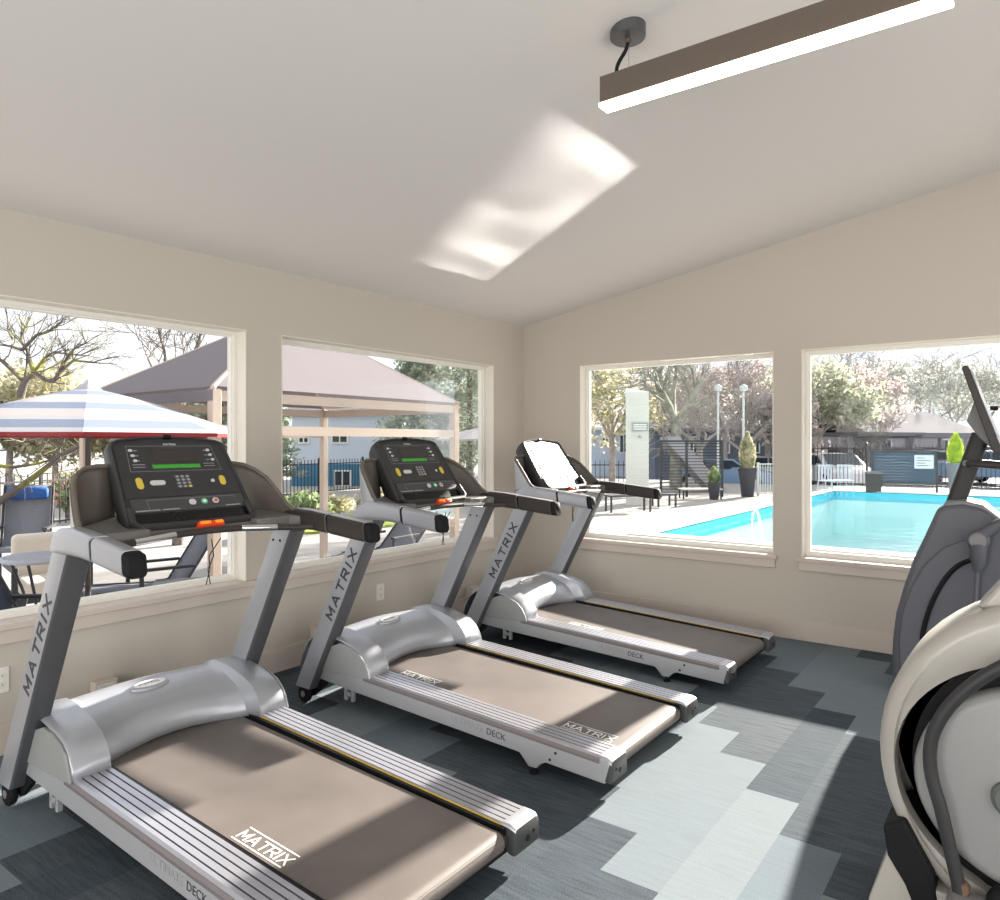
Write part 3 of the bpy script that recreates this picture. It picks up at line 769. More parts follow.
# ------------------------------------------------------------------ elliptical trainers
def dark_elliptical():
    loc = Vector((-.80, -3.08, 0)); t = empty('elliptical_trainer', loc)
    tag(t, 'slate grey elliptical trainer beside the right wall with angled console mast', 'elliptical', 'elliptical trainers')
    P = lambda y, z: (y+3.08, z)
    o = [(-3.089,.03),(-3.080,.17),(-3.086,.30),(-3.10,.435),(-3.144,.61),(-3.190,.76),(-3.240,.88),(-3.298,1.03),(-3.322,1.062),(-3.42,1.075),(-3.50,1.06),(-3.56,1.02),(-3.66,.86),(-3.76,.70),(-3.88,.45),(-3.94,.25),(-3.95,.05)]
    b = MB(); b.prism([P(*q) for q in o], 0, .34); body = b.build('shroud', M_ell, t, bevel=.035, seg=4)
    # raised side shield with a curved front crease
    o2 = [(-3.125,.06),(-3.118,.30),(-3.135,.45),(-3.18,.60),(-3.245,.73),(-3.33,.83),(-3.42,.88),(-3.47,.89),(-3.47,.83),(-3.455,.765),(-3.38,.70),(-3.30,.56),(-3.255,.42),(-3.235,.28),(-3.235,.06)]
    b = MB(); b.prism([P(*q) for q in o2], -.014, .02); b.build('side_shield', M_ell, t, bevel=.01, seg=3)
    b = MB(); b.tube(spline([(-.012, *P(*q)) for q in ((-3.455,.775),(-3.40,.74),(-3.34,.66),(-3.285,.54),(-3.25,.42),(-3.232,.30),(-3.228,.08))]), .013, 8); b.build('seam', M_black, body)
    b = MB(); b.prism([P(*q) for q in ((-3.312,.985),(-3.335,1.082),(-3.42,1.092),(-3.51,1.075),(-3.59,1.00),(-3.62,.93))], .02, .32); b.build('top_cap', M_ell2, t, bevel=.02, seg=3)
    # mast
    b = MB(); b.loft([[(.17+px_, P(y, z)[0]+py_, z) for px_, py_ in rrect(.075, .095, .025, 4)] for y, z in ((-3.375,1.06),(-3.50,1.46))]); b.build('mast', M_dark, t, ang=50)
    # console slab seen edge-on, with a housing behind it
    b = MB(); b.prism([P(*q) for q in ((-3.420,1.80),(-3.434,1.816),(-3.452,1.806),(-3.60,1.36),(-3.575,1.345),(-3.555,1.36))], -.06, .40); con = b.build('console', M_brownblk, t, bevel=.006)
    b = MB(); b.prism([P(*q) for q in ((-3.470,1.62),(-3.437,1.52),(-3.495,1.43),(-3.545,1.378),(-3.56,1.39),(-3.478,1.64))], .02, .32); b.build('console_housing', M_ell2, con, bevel=.012)
    b = MB(); b.prism([P(*q) for q in ((-3.4525,1.795),(-3.458,1.79),(-3.575,1.44),(-3.570,1.44))], -.03, .37); b.build('screen', M_face, con)
    b = MB(); b.lathe([(.001,0),(.012,.0),(.012,-.035),(.001,-.035)], (-.02, *P(-3.545,1.585)), 12, 'y'); b.build('knob', M_black, con)
    # fixed handle
    b = MB(); b.tube([(.17, *P(-3.44,1.28)), (.02, *P(-3.435,1.292)), (-.03, *P(-3.45,1.292)), (-.045, *P(-3.50,1.288)), (-.05, *P(-3.80,1.27))], .017, 12); b.tube([(.17, *P(-3.44,1.28)), (.32, *P(-3.435,1.292)), (.37, *P(-3.45,1.292)), (.385, *P(-3.50,1.288)), (.39, *P(-3.80,1.27))], .017, 12)
    b.build('fixed_handle', M_brownblk, t)
    for s, x in ((-1, -.05), (1, .39)):
        b = MB(); b.lathe([(.001,-.03),(.044,-.03),(.052,-.02),(.052,.02),(.044,.03),(.001,.03)], (x, *P(-3.495,.89)), 24, 'x')
        piv = b.build('pivot', M_ell, t)
        b = MB(); b.lathe([(.001,-.005),(.038,-.005),(.038,.005),(.001,.005)], (x+s*.032, *P(-3.495,.89)), 24, 'x'); b.build('pivot_cap', M_ell2, piv)
        b = MB(); b.tube([(x, *P(-3.495,.87)), (x, *P(-3.497,.76)), (x, *P(-3.49,.72))], [.045,.032,.014], 14); b.tube([(x, *P(-3.49,.74)), (x, *P(-3.478,.45))], .012, 10); b.build('drive_link', M_ell, t)
        b = MB(); b.tube([(x, *P(-3.50,.905)), (x, *P(-3.58,.975)), (x, *P(-3.70,1.05)), (x, *P(-3.76,1.25)), (x, *P(-3.72,1.50))], [.032,.028,.024,.018,.018], 12); b.build('moving_handle', M_ell, t)
        b = MB(); b.tube([(x, *P(-3.478,.46)), (x, *P(-3.60,.30)), (x, *P(-4.35,.24))], .022, 10); b.build('pedal_arm', M_ell2, t)
        b = MB(); b.prism([P(*q) for q in ((-3.95,.285),(-4.32,.265),(-4.34,.29),(-3.96,.33))], x-.07, x+.07); b.build('pedal', M_blackr, t, bevel=.01)
    b = MB(); b.box(.13, .21, -1.55, -.80, .03, .11); b.box(-.10, .44, -1.62, -1.54, .0, .07); b.box(-.05, .39, -.20, -.03, .0, .05); b.build('base_frame', M_blackr, t, bevel=.01)
dark_elliptical()

def white_elliptical():
    X0 = -3.0
    loc = Vector((X0, -3.34, 0)); t = empty('elliptical_trainer', loc)
    tag(t, 'pearl white elliptical trainer with round drive shroud at the right picture edge', 'elliptical', 'elliptical trainers')
    P = lambda y, z: (y+3.34, z)
    cy_, cz_ = -3.85, .50
    # outer shroud ring: band of ellipse section, bevelled
    def ellip(cy, cz, a, bb, n=56): return [(cy+a*cos(2*pi*i/n), cz+bb*sin(2*pi*i/n)) for i in range(n)]
    O = ellip(-3.852, .497, .498, .492); I0 = ellip(-3.79, .465, .392, .345)
    def ring(pts, x, sc=1., c=(-3.85,.49)): return [(x, P(c[0]+(y-c[0])*sc, 0)[0], c[1]+(z-c[1])*sc) for y, z in pts]
    b = MB()
    b.loft([ring(O, .26, .97), ring(O, .24), ring(O, .05), ring(O, .02, .988), ring(O, .002, .955), ring(O, -.006, .91), ring(I0, .010, 1.06, (-3.80,.47)), ring(I0, .012, 1.0, (-3.80,.47)), ring(I0, .055, .99, (-3.80,.47))], closed=True, caps=False)
    sh = b.build('shroud_ring', M_ellw, t, ang=45)
    b = MB(); b.loft([ring(O, .262, .97), ring(O, .262, .02)], caps=True); b.lathe([(.001,.05),(.36,.05),(.36,.07),(.001,.07)], (0, *P(-3.80,.47)), 48, 'x'); b.build('slot_back', M_blackr, sh, smooth=False)
    D = ellip(-3.775, .455, .325, .285)
    b = MB(); b.loft([ring(D, .050, 1, (-3.775,.455)), ring(D, .005, 1, (-3.775,.455)), ring(D, -.008, .97, (-3.775,.455)), ring(D, -.012, .90, (-3.775,.455)), ring(D, -.010, .02, (-3.775,.455))], caps=False); dsc = b.build('drive_disc', M_ellw2, t, ang=50)
    b = MB(); b.lathe([(.001,-.035),(.038,-.035),(.048,-.028),(.050,-.008)], (0, *P(-3.685,.436)), 28, 'x'); b.build('crank_cap', mat('crank_cap', (.10,.11,.105), .5), dsc)
    # curved tubular arm in front of the disc
    b = MB()
    pts = [(-3.80,.865),(-3.72,.855),(-3.657,.833),(-3.58,.77),(-3.515,.69),(-3.476,.61),(-3.464,.54),(-3.470,.47),(-3.491,.39),(-3.512,.29),(-3.530,.205),(-3.535,.17)]
    b.tube(spline([(-.055, *P(q[0]-.032, q[1]-.012)) for q in pts]), .0175, 14); b.build('curved_arm', M_dark, t)
    # foot cover where the arm ends
    b = MB(); b.prism([P(*q) for q in ((-3.535,.165),(-3.54,.10),(-3.58,.06),(-4.3,.05),(-4.3,.12),(-3.64,.165))], -.14, -.02); b.build('pedal_housing', M_ell2, t, bevel=.02, seg=3)
    b = MB(); b.lathe([(.001,-.03),(.014,-.03),(.017,-.025),(.017,.0)], (-.04, *P(-3.575,.178)), 16, 'x'); b.build('joint_knob', mat('copper_knob', (.20,.13,.09), .4, .5), t)
    b = MB(); b.lathe([(.001,-.06),(.045,-.06),(.055,-.05),(.055,-.02)], (-.02, *P(-3.68,.16)), 20, 'x'); b.build('rear_joint', M_blackr, t)
    # black shroud foot joining ring and base
    b = MB(); b.prism([P(*q) for q in ((-3.372,.275),(-3.43,.31),(-3.50,.18),(-3.52,.04),(-3.47,.02),(-3.43,.12),(-3.385,.19))], -.03, .22); b.build('shroud_foot', M_blackr, t, bevel=.012, seg=3)
    # white base
    b = MB()
    b.prism([P(*q) for q in ((-3.385,.20),(-3.335,.045),(-3.33,0),(-3.62,0),(-3.62,.12),(-3.49,.13),(-3.425,.15),(-3.40,.20))], -.02, .26)
    b.build('base', M_ellw, t, bevel=.02, seg=3)
    b = MB(); b.box(.08, .18, -1.5, -.3, .02, .10); b.box(-.12, .38, -1.56, -1.46, 0, .07); b.build('rear_frame', M_ellw, t, bevel=.01)
    # mast, console and handles (beyond the frame on the right)
    b = MB(); b.loft([[(.12+px_, P(y, z)[0]+py_, z) for px_, py_ in rrect(.08, .10, .03, 4)] for y, z in ((-3.78,.92),(-3.90,1.42))]); b.build('mast', M_ellw, t, ang=50)
    b = MB(); b.prism([P(*q) for q in ((-3.86,1.72),(-3.88,1.73),(-4.02,1.36),(-3.99,1.35))], -.10, .34); b.build('console', M_brownblk, t, bevel=.006)
    # white shield rising behind the ring top
    b = MB(); b.prism([P(*q) for q in ((-3.60,.93),(-3.665,1.02),(-3.80,1.10),(-3.95,1.08),(-4.0,.95))], .05, .20); b.build('top_shield', M_ellw, t, bevel=.015, seg=3)
    for x in (-.06, .30):
        b = MB(); b.tube([(x, *P(-3.80,.86)), (x, *P(-4.0,1.0)), (x, *P(-4.1,1.3)), (x, *P(-4.05,1.55))], .018, 10); b.build('moving_handle', M_brownblk, t)
        b = MB(); b.prism([P(*q) for q in ((-4.1,.135),(-4.5,.12),(-4.5,.15),(-4.12,.17))], x-.08, x+.06); b.build('pedal', M_blackr, t, bevel=.01)
white_elliptical()

# ================================================================== outside
ZR, ZL, ZP = -.05, -.50, -.35          # pool deck, left terrace, parking
def gstruct(name, poly, z, m, kind='structure', thick=.1):
    b = MB(); b.prism(poly, z-thick, z, 'z'); o = b.build(name, m, smooth=False); tag(o, kind=kind); return o
# pool deck, with the pool left open: strips round it
PX0, PX1, PY0, PY1 = 5.25, 18.2, -12., 1.15
b = MB()
b.prism([(TH, -25), (TH, .20), (.3, .25), (PX0, 3.6), (PX0, PY1), (PX0, -25)], ZR-.1, ZR, 'z')
b.prism([(PX0, PY1), (PX0, 3.6), (21.5, 14.6), (21.5, PY1)], ZR-.1, ZR, 'z')
b.prism([(PX1, -25), (PX1, PY1), (21.5, PY1), (21.5, -25)], ZR-.1, ZR, 'z')
b.prism([(PX0, -25), (PX0, PY0), (PX1, PY0), (PX1, -25)], ZR-.1, ZR, 'z')
tag(b.build('trim_4', M_conc, smooth=False), kind='structure'); bpy.data.objects['trim_4'].name = 'pool_deck'
gstruct('terrace_ground', [(-30, TH), (.2, TH), (60, 40), (60, 90), (-60, 90), (-60, TH)], ZL, M_conc)
gstruct('parking_lot', [(21.5, -60), (21.5, 14.2), (120, 80), (120, -60)], ZP, M_asph)
b = MB(); b.box(-12, 120, -90, 90, ZL-2.6, ZL-2.5); tag(b.build('earth', M_asph, smooth=False), kind='structure')

pool = empty('swimming_pool', (PX0, PY1, ZR)); tag(pool, 'turquoise swimming pool behind the two right windows', 'pool')
b = MB(); w, l, dpt = PX1-PX0, PY1-PY0, 1.3
b.add([(0,0,-dpt),(w,0,-dpt),(w,-l,-dpt),(0,-l,-dpt)], [(0,1,2,3)])
for a, c in (((0,0),(w,0)),((w,0),(w,-l)),((w,-l),(0,-l)),((0,-l),(0,0))): b.add([(*a,0),(*c,0),(*c,-dpt),(*a,-dpt)], [(0,1,2,3)])
s_recalc[0] = False; b.build('basin', M_plaster, pool, smooth=False); s_recalc[0] = True
b = MB()
for a, c in (((.01,-.01),(w-.01,-.01)),((w-.01,-.01),(w-.01,-l)),((.01,-l),(.01,-.01))): b.add([(*a,-.01),(*c,-.01),(*c,-.26),(*a,-.26)], [(0,1,2,3)])
b.build('waterline_tiles', M_tile, pool, smooth=False)
b = MB(); e = .30
for x0, x1, y0, y1 in ((-e,0,-l-e,e),(w,w+e,-l-e,e),(0,w,0,e),(0,w,-l-e,-l)): b.box(x0, x1, y0, y1, .0, .03)
b.build('coping', mat('pool_coping', (.72,.70,.67), .8), pool, bevel=.01, smooth=False)
b = MB(); b.add([(0,0,-.07),(w,0,-.07),(w,-l,-.07),(0,-l,-.07)], [(0,1,2,3)]); b.build('water', M_water, pool, smooth=False)

hr = empty('pool_handrail', (5.12, -.46, ZR+.03)); tag(hr, 'chrome pool handrail arching down into the turquoise water', 'handrail')
b = MB(); b.tube([(0,0,0),(0,0,.30),(.04,0,.40),(.12,0,.46),(.22,0,.44),(.32,0,.34),(.48,0,.05),(.55,0,-.25)], .022, 12); b.build('rail_tube', M_chrome, hr)
b = MB(); b.lathe([(.001,0),(.05,0),(.045,.015),(.001,.015)], (0,0,0), 16); b.build('escutcheon', M_chrome, hr)

def picket_fence(name, A, B, z0, h, sp, label, ppost=2.4, r=.010, group=None):
    A = Vector(A); B = Vector(B); d = (B-A); L = d.length; rz = math.atan2(d.y, d.x)
    t = empty(name, (A.x, A.y, z0), rz); tag(t, label, 'fence', group)
    b = MB(); n = int(L/sp)
    for k in range(n+1):
        x = k*L/n; b.box(x-r, x+r, -r, r, .06, h); 
    b.build('pickets', M_fence, t, smooth=False)
    for zz in (.12, h-.16):
        b = MB(); b.box(0, L, -.018, .018, zz-.018, zz+.018); b.build('rail', M_fence, t, smooth=False)
    n = max(1, int(L/ppost))
    for k in range(n+1):
        x = k*L/n; b = MB(); b.box(x-.03, x+.03, -.03, .03, 0, h+.03); b.prism([(x-.035, h+.03), (x+.035, h+.03), (x, h+.07)], -.035, .035, 'y'); b.build('post', M_fence, t, smooth=False)
    return t
picket_fence('picket_fence', (20.6, 3.2), (20.6, -9.5), ZR, 1.42, .115, 'black metal picket fence along the far side of the pool')
A = atz(-90, ZL, 13.5); B = atz(262, ZL, 24)
picket_fence('picket_fence', (A.x, A.y), (B.x, B.y), ZL, 1.22, .16, 'black metal picket fence behind the striped umbrella')
A = atz(268, ZL, 24.5); B = atz(400, ZL, 31)
picket_fence('picket_fence', (A.x, A.y), (B.x, B.y), ZL, 1.30, .17, 'dark picket fence in front of the blue and white house')
A = atz(586, ZR, 27); B = atz(628, ZR, 27)
picket_fence('picket_fence', (A.x, A.y), (B.x, B.y), ZR-.3, 1.1, .16, 'short dark picket fence in front of the pale house left of the white pillar')

# ---- sign board
def facing(p): return math.atan2(CAM.y-p.y, CAM.x-p.x)+pi/2     # turn local -Y towards the room
p = atz(904, ZR, 21.6); t = empty('sign_board', p, facing(p)); tag(t, 'dark blue notice board on posts in front of the pool fence', 'sign board')
b = MB(); b.box(-.82, .82, -.03, .03, .26, 1.20); b.build('board', M_board, t, bevel=.01)
b = MB(); b.box(-.86, .86, -.045, -.03, 1.17, 1.22); b.box(-.86, .86, -.045, -.03, .24, .28); b.box(-.86, -.82, -.045, .03, .24, 1.22); b.box(.82, .86, -.045, .03, .24, 1.22); b.build('board_frame', M_fence, t)
b = MB(); b.box(.27, .76, -.040, -.031, .70, 1.10); po = b.build('poster', M_poster, t)
b = MB()
for k in range(4): b.box(.33, .33+[.3,.22,.34,.2][k], -.044, -.041, .78+.075*k, .80+.075*k)
b.build('printed_line', M_board, po)
b = MB()
for k in range(9): b.box(-.74, -.74+[.86,.9,.8,.92,.7,.88,.9,.6,.84][k], -.034, -.031, .36+.085*k, .372+.085*k)
b.build('printed_line', M_greyprint, t)
for s in (-1, 1): b = MB(); b.box(s*.84-.03, s*.84+.03, -.03, .03, 0, 1.24); b.build('post', M_fence, t)
# ---- bin
p = atz(873.5, ZR, 21.4); t = empty('trash_bin', p, facing(p)); tag(t, 'square brown trash bin left of the blue notice board', 'trash bin')
b = MB(); b.hexa([(-.2,-.2,0),(.2,-.2,0),(.2,.2,0),(-.2,.2,0),(-.23,-.23,.56),(.23,-.23,.56),(.23,.23,.56),(-.23,.23,.56)]); b.build('body', M_bin, t, bevel=.02)
b = MB(); b.box(-.24, .24, -.24, .24, .56, .62); b.build('lid', M_potg, t, bevel=.015)

# ---- leaf clouds and trees
def leaf_blob(mb, c, rad, n, size, rnd, up=.0):
    for _ in range(n):
        while True:
            v = Vector((rnd.uniform(-1,1), rnd.uniform(-1,1), rnd.uniform(-1,1)))
            if v.length <= 1: break
        v = v*(.55+.45*rnd.random())
        p = Vector(c)+Vector((v.x*rad[0], v.y*rad[1], v.z*rad[2]))
        a = Vector((rnd.gauss(0,1), rnd.gauss(0,1), rnd.gauss(0,1))).normalized(); w = a.cross(Vector((rnd.gauss(0,1), rnd.gauss(0,1), rnd.gauss(0,1)))).normalized()
        s = size*rnd.uniform(.6, 1.3)
        mb.add([p-a*s-w*s*.4, p+a*s*.2-w*s*.55, p+a*s, p+a*s*.1+w*s*.5], [(0,1,2,3)])
def branch(mb, p, d, L, r, depth, rnd, spread=.6, grav=.0, nseg=4, kids=3, tips=None, minr=.004, taper=.62):
    pts = [p]; rr = [r]
    for k in range(nseg):
        d = (d+Vector((rnd.gauss(0,.16), rnd.gauss(0,.16), rnd.gauss(0,.13)+grav))).normalized()
        p = p+d*(L/nseg); pts.append(p); rr.append(max(minr, r*(1-(1-taper)*(k+1)/nseg)))
    mb.tube(pts, rr, 5 if r > .03 else 3, caps=False)
    if tips is not None and depth <= 1: tips.append(p)
    if depth == 0: return
    for k in range(kids):
        i = rnd.randint(max(1, nseg-3), nseg) if k else nseg
        q = Vector((rnd.gauss(0,1), rnd.gauss(0,1), rnd.gauss(0,.7))).normalized()
        nd = (d+q*spread).normalized()
        branch(mb, pts[i], nd, L*rnd.uniform(.58,.85), rr[i]*rnd.uniform(.5,.75), depth-1, rnd, spread, grav, nseg, kids, tips, minr, taper)
def tree(name, loc, seed, h, r, depth, label, cat='tree', group=None, bark=None, leaf=None, nl=0, ls=.1, spread=.6, kids=3, lean=(0,0), lrad=.5, twigs=None, first=.35, minr=.006):
    rnd = random.Random(seed); t = empty(name, loc); tag(t, label, cat, group)
    b = MB(); tips = []
    d0 = Vector((lean[0], lean[1], 1)).normalized(); pts = [Vector((0,0,-.05)), d0*h*first*.5+Vector((rnd.gauss(0,.03),0,0)), d0*h*first]
    b.tube(pts, [r*1.15, r*.95, r*.85], 8, caps=False)
    for k in range(kids+1):
        a = 2*pi*k/(kids+1)+rnd.random(); nd = Vector((cos(a)*spread, sin(a)*spread, 1.)).normalized()
        branch(b, pts[-1], nd, h*(1-first)*.42, r*.6, depth, rnd, spread, .02, 4, kids, tips, minr)
    b.build('trunk', bark or M_bark, t, ang=60)
    if nl:
        lb = MB()
        for tip in tips: leaf_blob(lb, tip, (lrad, lrad, lrad*.7), max(1, nl//max(1,len(tips))), ls, rnd)
        lb.build('foliage', leaf, t, smooth=False)
    return t
def conifer(name, loc, seed, h, r, nl, label, leaf, group=None, ls=.10, cat='tree', base=.18):
    rnd = random.Random(seed); t = empty(name, loc); tag(t, label, cat, group)
    b = MB(); b.tube([(0,0,-.05),(0,0,h*.5),(0,0,h*.97)], [.02*h,.013*h,.003*h], 7, caps=False)
    lb = MB(); n = int(nl/26)
    for k in range(n):
        f = base+(1-base)*(k+rnd.random())/n; a = rnd.random()*2*pi; R = r*(1-f)**.75*rnd.uniform(.6,1.1)+.1
        tip = Vector((cos(a)*R, sin(a)*R, h*f-.12*R)); root_ = Vector((0,0,h*f))
        if k % 3 == 0: b.tube([root_, tip], [.012, .005], 3, caps=False)
        for q in range(26):
            u = rnd.uniform(.25, 1.); c = root_.lerp(tip, u); leaf_blob(lb, c, (.16*r, .16*r, .07*r), 1, ls, rnd)
    b.build('trunk', M_bark, t, ang=60); lb.build('foliage', leaf, t, smooth=False)
    return t
def shrub(name, p, seed, rx, rz_, n, ls, leaf, label, group=None, flowers=0):
    rnd = random.Random(seed); t = empty(name, p); tag(t, label, 'shrub', group)
    b = MB()
    for k in range(9):
        a = rnd.random()*6.28; b.tube([(0,0,-.02),(cos(a)*rx*.35, sin(a)*rx*.35, rz_*.9),(cos(a)*rx*.7, sin(a)*rx*.7, rz_*1.5)], [.012,.008,.004], 4, caps=False)
    b.build('stems', M_bark, t)
    lb = MB()
    for k in range(7):
        a = rnd.random()*6.28; q = rx*.5*rnd.random(); leaf_blob(lb, (cos(a)*q, sin(a)*q, rz_*rnd.uniform(.8,1.2)), (rx*.6, rx*.6, rz_*.8), n//7, ls, rnd)
    lb.build('foliage', leaf, t, smooth=False)
    if flowers:
        fb = MB(); leaf_blob(fb, (0,0,rz_*1.1), (rx*.9, rx*.9, rz_*.8), flowers, ls*1.2, rnd); fb.build('flowers', M_flower, t, smooth=False)
    return t

# topiary in pots
def topiary(px, py0, py1, ptop, d, pot, r, leaf, label, n, seed):
    p = atz(px, ZR, d); t = empty('potted_conifer', p); tag(t, label, 'potted plant')
    h = (py0-ptop)/F_PX*d; hp = (py1-py0)/F_PX*d if False else at(px, py0, d).z-ZR
    b = MB(); b.lathe([(r*.62, 0), (r*.75, hp*.5), (r, hp), (r*.9, hp), (r*.85, hp-.05), (.001, hp-.05)], n=20); b.build('pot', pot, t)
    rnd = random.Random(seed); lb = MB(); 
    for _ in range(n):
        f = rnd.random(); prof = (math.sin(pi*min(1, (f*.86+.14)))**.8)*(1-.45*f) if True else 1
        a = rnd.random()*6.28; R = r*1.0*prof*rnd.uniform(.55, 1.); c = Vector((cos(a)*R, sin(a)*R, hp-.03+h*f)); s = .045*rnd.uniform(.7,1.3)
        u = Vector((cos(a)*.4, sin(a)*.4, 1)).normalized(); w = u.cross(Vector((cos(a), sin(a), 0))+Vector((rnd.gauss(0,.6), rnd.gauss(0,.6), 0))).normalized()
        lb.add([c-w*s*.5, c+u*s*.8-w*s*.2, c+u*s*1.8, c+w*s*.5], [(0,1,2,3)])
    lb.build('foliage', leaf, t, smooth=False)
    b = MB(); b.tube([(0,0,hp-.1),(0,0,hp+h*.7)], .02, 6); b.build('stem', M_bark, t)
topiary(955.5, 463, 489, 434, 20.4, M_potg, .24, M_leaf_lime, 'bright lime teardrop conifer in a grey planter right of the notice board', 2600, 3)
topiary(747.5, 468, 496, 433, 19.6, M_pot, .26, M_leaf_yel, 'tall feathery conifer in a dark planter seen through the third window', 2000, 4)
topiary(714, 482, 497, 468, 18.6, M_pot, .18, M_leaf_shrub, 'low dark planter with a small grassy plant beside the slatted screen', 900, 5)

# ---- cars
def car(px, py, d, m, label, rz, sc=1.):
    p = atz(px, ZP, d); t = empty('parked_car', p, rz); tag(t, label, 'car')
    L, W = 4.4*sc, 1.75*sc
    side = [(-2.2,.35),(-2.2,.72),(-2.1,.84),(-1.2,.96),(-.55,1.42),(.85,1.45),(1.65,1.0),(2.12,.92),(2.2,.70),(2.2,.35)]
    b = MB(); rings = []
    for y, k in ((-.86,.94),(-.80,1.),(.80,1.),(.86,.94)):
        rings.append([(x*sc*(1 if k == 1 else .985), y*sc*(1. if z < 1.0 else .82), (.35+(z-.35)*k)*sc) for x, z in side])
    b.loft(rings); body = b.build('body', m, t, bevel=.04*sc, ang=40)
    for s in (-1, 1):
        b = MB(); b.prism([(x*sc, z*sc) for x, z in ((-1.05,.98),(-.50,1.36),(.10,1.38),(.10,.98))], s*.815*sc, s*.80*sc, 'y'); b.build('side_window', M_glassd, body)
        b = MB(); b.prism([(x*sc, z*sc) for x, z in ((.18,.98),(.18,1.38),(.80,1.38),(1.35,1.0))], s*.815*sc, s*.80*sc, 'y'); b.build('side_window', M_glassd, body)
        for x in (-1.35, 1.35):
            b = MB(); b.lathe([(.001,-.11),(.24,-.11),(.32,-.09),(.32,.09),(.24,.11),(.001,.11)], (x*sc, s*.78*sc, .32), 20, 'y'); wh = b.build('wheel', M_blackr, t)
            b = MB(); b.lathe([(.001,-.115),(.19,-.115),(.19,.115),(.001,.115)], (x*sc, s*.78*sc, .32), 12, 'y'); b.build('hubcap', M_btn_s, wh)
        b = MB(); b.box(-2.22*sc, -2.17*sc, s*.75*sc-.14, s*.75*sc+.02, .62, .76); b.build('headlamp', M_poster, body)
    b = MB(); b.add([(-1.17*sc,-.66*sc,1.0*sc),(-1.17*sc,.66*sc,1.0*sc),(-.58*sc,.6*sc,1.43*sc),(-.58*sc,-.6*sc,1.43*sc)], [(0,1,2,3)]); b.build('windscreen', M_glassd, body, solid=.01, smooth=False)
    return t
VA = math.atan2(U.y, U.x)
car(832, 489, 27.5, M_carw, 'white car parked behind the pool fence left of the brown bin', radians(35), .95)
car(1000, 480, 30, M_carb, 'blue car behind the fence at the right picture edge', radians(80))
car(941, 480, 33, M_carg, 'grey car behind the notice board', radians(75))
car(724, 482, 27, M_carb, 'blue car seen between slatted screen and tall feathery conifer', radians(100), .82)
car(775, 482, 29, M_carg, 'grey car partly hidden behind the white railing', radians(95), .85)

# ---- carports, board fence, houses
def carport(pxa, pxb, py, d, label):
    pa, pb = atz(pxa, 0, d), atz(pxb, 0, d+1.5); dz = Vector((pb.x-pa.x, pb.y-pa.y)); L = dz.length
    t = empty('carport', (pa.x, pa.y, ZP), math.atan2(dz.y, dz.x)); tag(t, label, 'carport', 'carports')
    H = at(pxa, py, d).z-ZP
    b = MB(); b.box(0, L, 0, 4., H-.16, H); b.build('flat_roof', M_roof, t)
    for x in (.3, L/2, L-.3):
        b = MB(); b.box(x-.07, x+.07, .6, .74, 0, H-.16); b.build('post', M_hgrey, t)
carport(858, 926, 432, 31, 'flat dark carport roof left of the sign board')
carport(922, 985, 434, 32, 'flat grey carport roof right of the sign board')
A = atz(798, 0, 36); B = atz(1010, 0, 40); d2 = Vector((B.x-A.x, B.y-A.y))
t = empty('board_fence', (A.x, A.y, ZP), math.atan2(d2.y, d2.x)); tag(t, 'dark brown board fence behind the parked cars', 'fence')
b = MB(); L = d2.length; n = int(L/.22)
for k in range(n): b.box(k*L/n, (k+.93)*L/n, 0, .03+.02*(k % 2), 0, 1.55)
b.build('boards', M_wfence, t, smooth=False)
b = MB(); b.box(0, L, .05, .1, 1.3, 1.4); b.build('rail', M_wfence, t)

def house(name, pxa, pxb, d, z0, eave_py, ridge_py, mw, mr, label, wins=(), depth=7., dd=0., skirt=None, gable=False, cat='house', over=.35):
    """house front between two picture columns at depth d; wins = (px0,px1,py0,py1)"""
    pa, pb = atz(pxa, z0, d), atz(pxb, z0, d+dd); v = Vector((pb.x-pa.x, pb.y-pa.y)); L = v.length
    t = empty(name, (pa.x, pa.y, z0), math.atan2(v.y, v.x)); tag(t, label, cat)
    H = at(pxa, eave_py, d).z-z0; R = at((pxa+pxb)/2, ridge_py, d+depth/2).z-z0
    b = MB(); b.box(0, L, 0, depth, 0, H)
    if gable: b.prism([(0,H),(L,H),(L/2,R)], .02, depth-.02, 'y')
    wall = b.build('wall', mw, t, smooth=False)
    if skirt:
        b = MB(); b.box(-.02, L+.02, -.04, 0, 0, at(pxa, skirt[0], d).z-z0); b.build('lower_siding', skirt[1], t, smooth=False)
    b = MB(); e = over
    if gable:
        for s in (0, 1):
            x0, x1 = (-e, L/2) if s == 0 else (L+e, L/2)
            za = H-e*(R-H)/(L/2)
            b.hexa([(x0,-e,za),(x1,-e,R),(x1,depth+e,R),(x0,depth+e,za),(x0,-e,za+.15),(x1,-e,R+.15),(x1,depth+e,R+.15),(x0,depth+e,za+.15)])
    else:
        for y0_, y1_ in ((-e, depth/2), (depth+e, depth/2)):
            b.hexa([(-e,y0_,H),(L+e,y0_,H),(L+e,y1_,R),(-e,y1_,R),(-e,y0_,H+.14),(L+e,y0_,H+.14),(L+e,y1_,R+.14),(-e,y1_,R+.14)])
    b.build('roof', mr, t, smooth=False)
    for (x0, x1, ya, yb) in wins:
        u0 = (x0-pxa)/(pxb-pxa)*L; u1 = (x1-pxa)/(pxb-pxa)*L; zt = at(x0, ya, d).z-z0; zb_ = at(x0, yb, d).z-z0
        b = MB(); f = .07
        b.box(u0-f, u1+f, -.08, -.03, zb_-f, zt+f); w = b.build('window_frame', M_hwhite, t, smooth=False)
        b = MB(); um = (u0+u1)/2; b.box(u0, um-.03, -.09, -.075, zb_, zt); b.box(um+.03, u1, -.09, -.075, zb_, zt); b.build('pane', M_glassd, w, smooth=False)
    return t
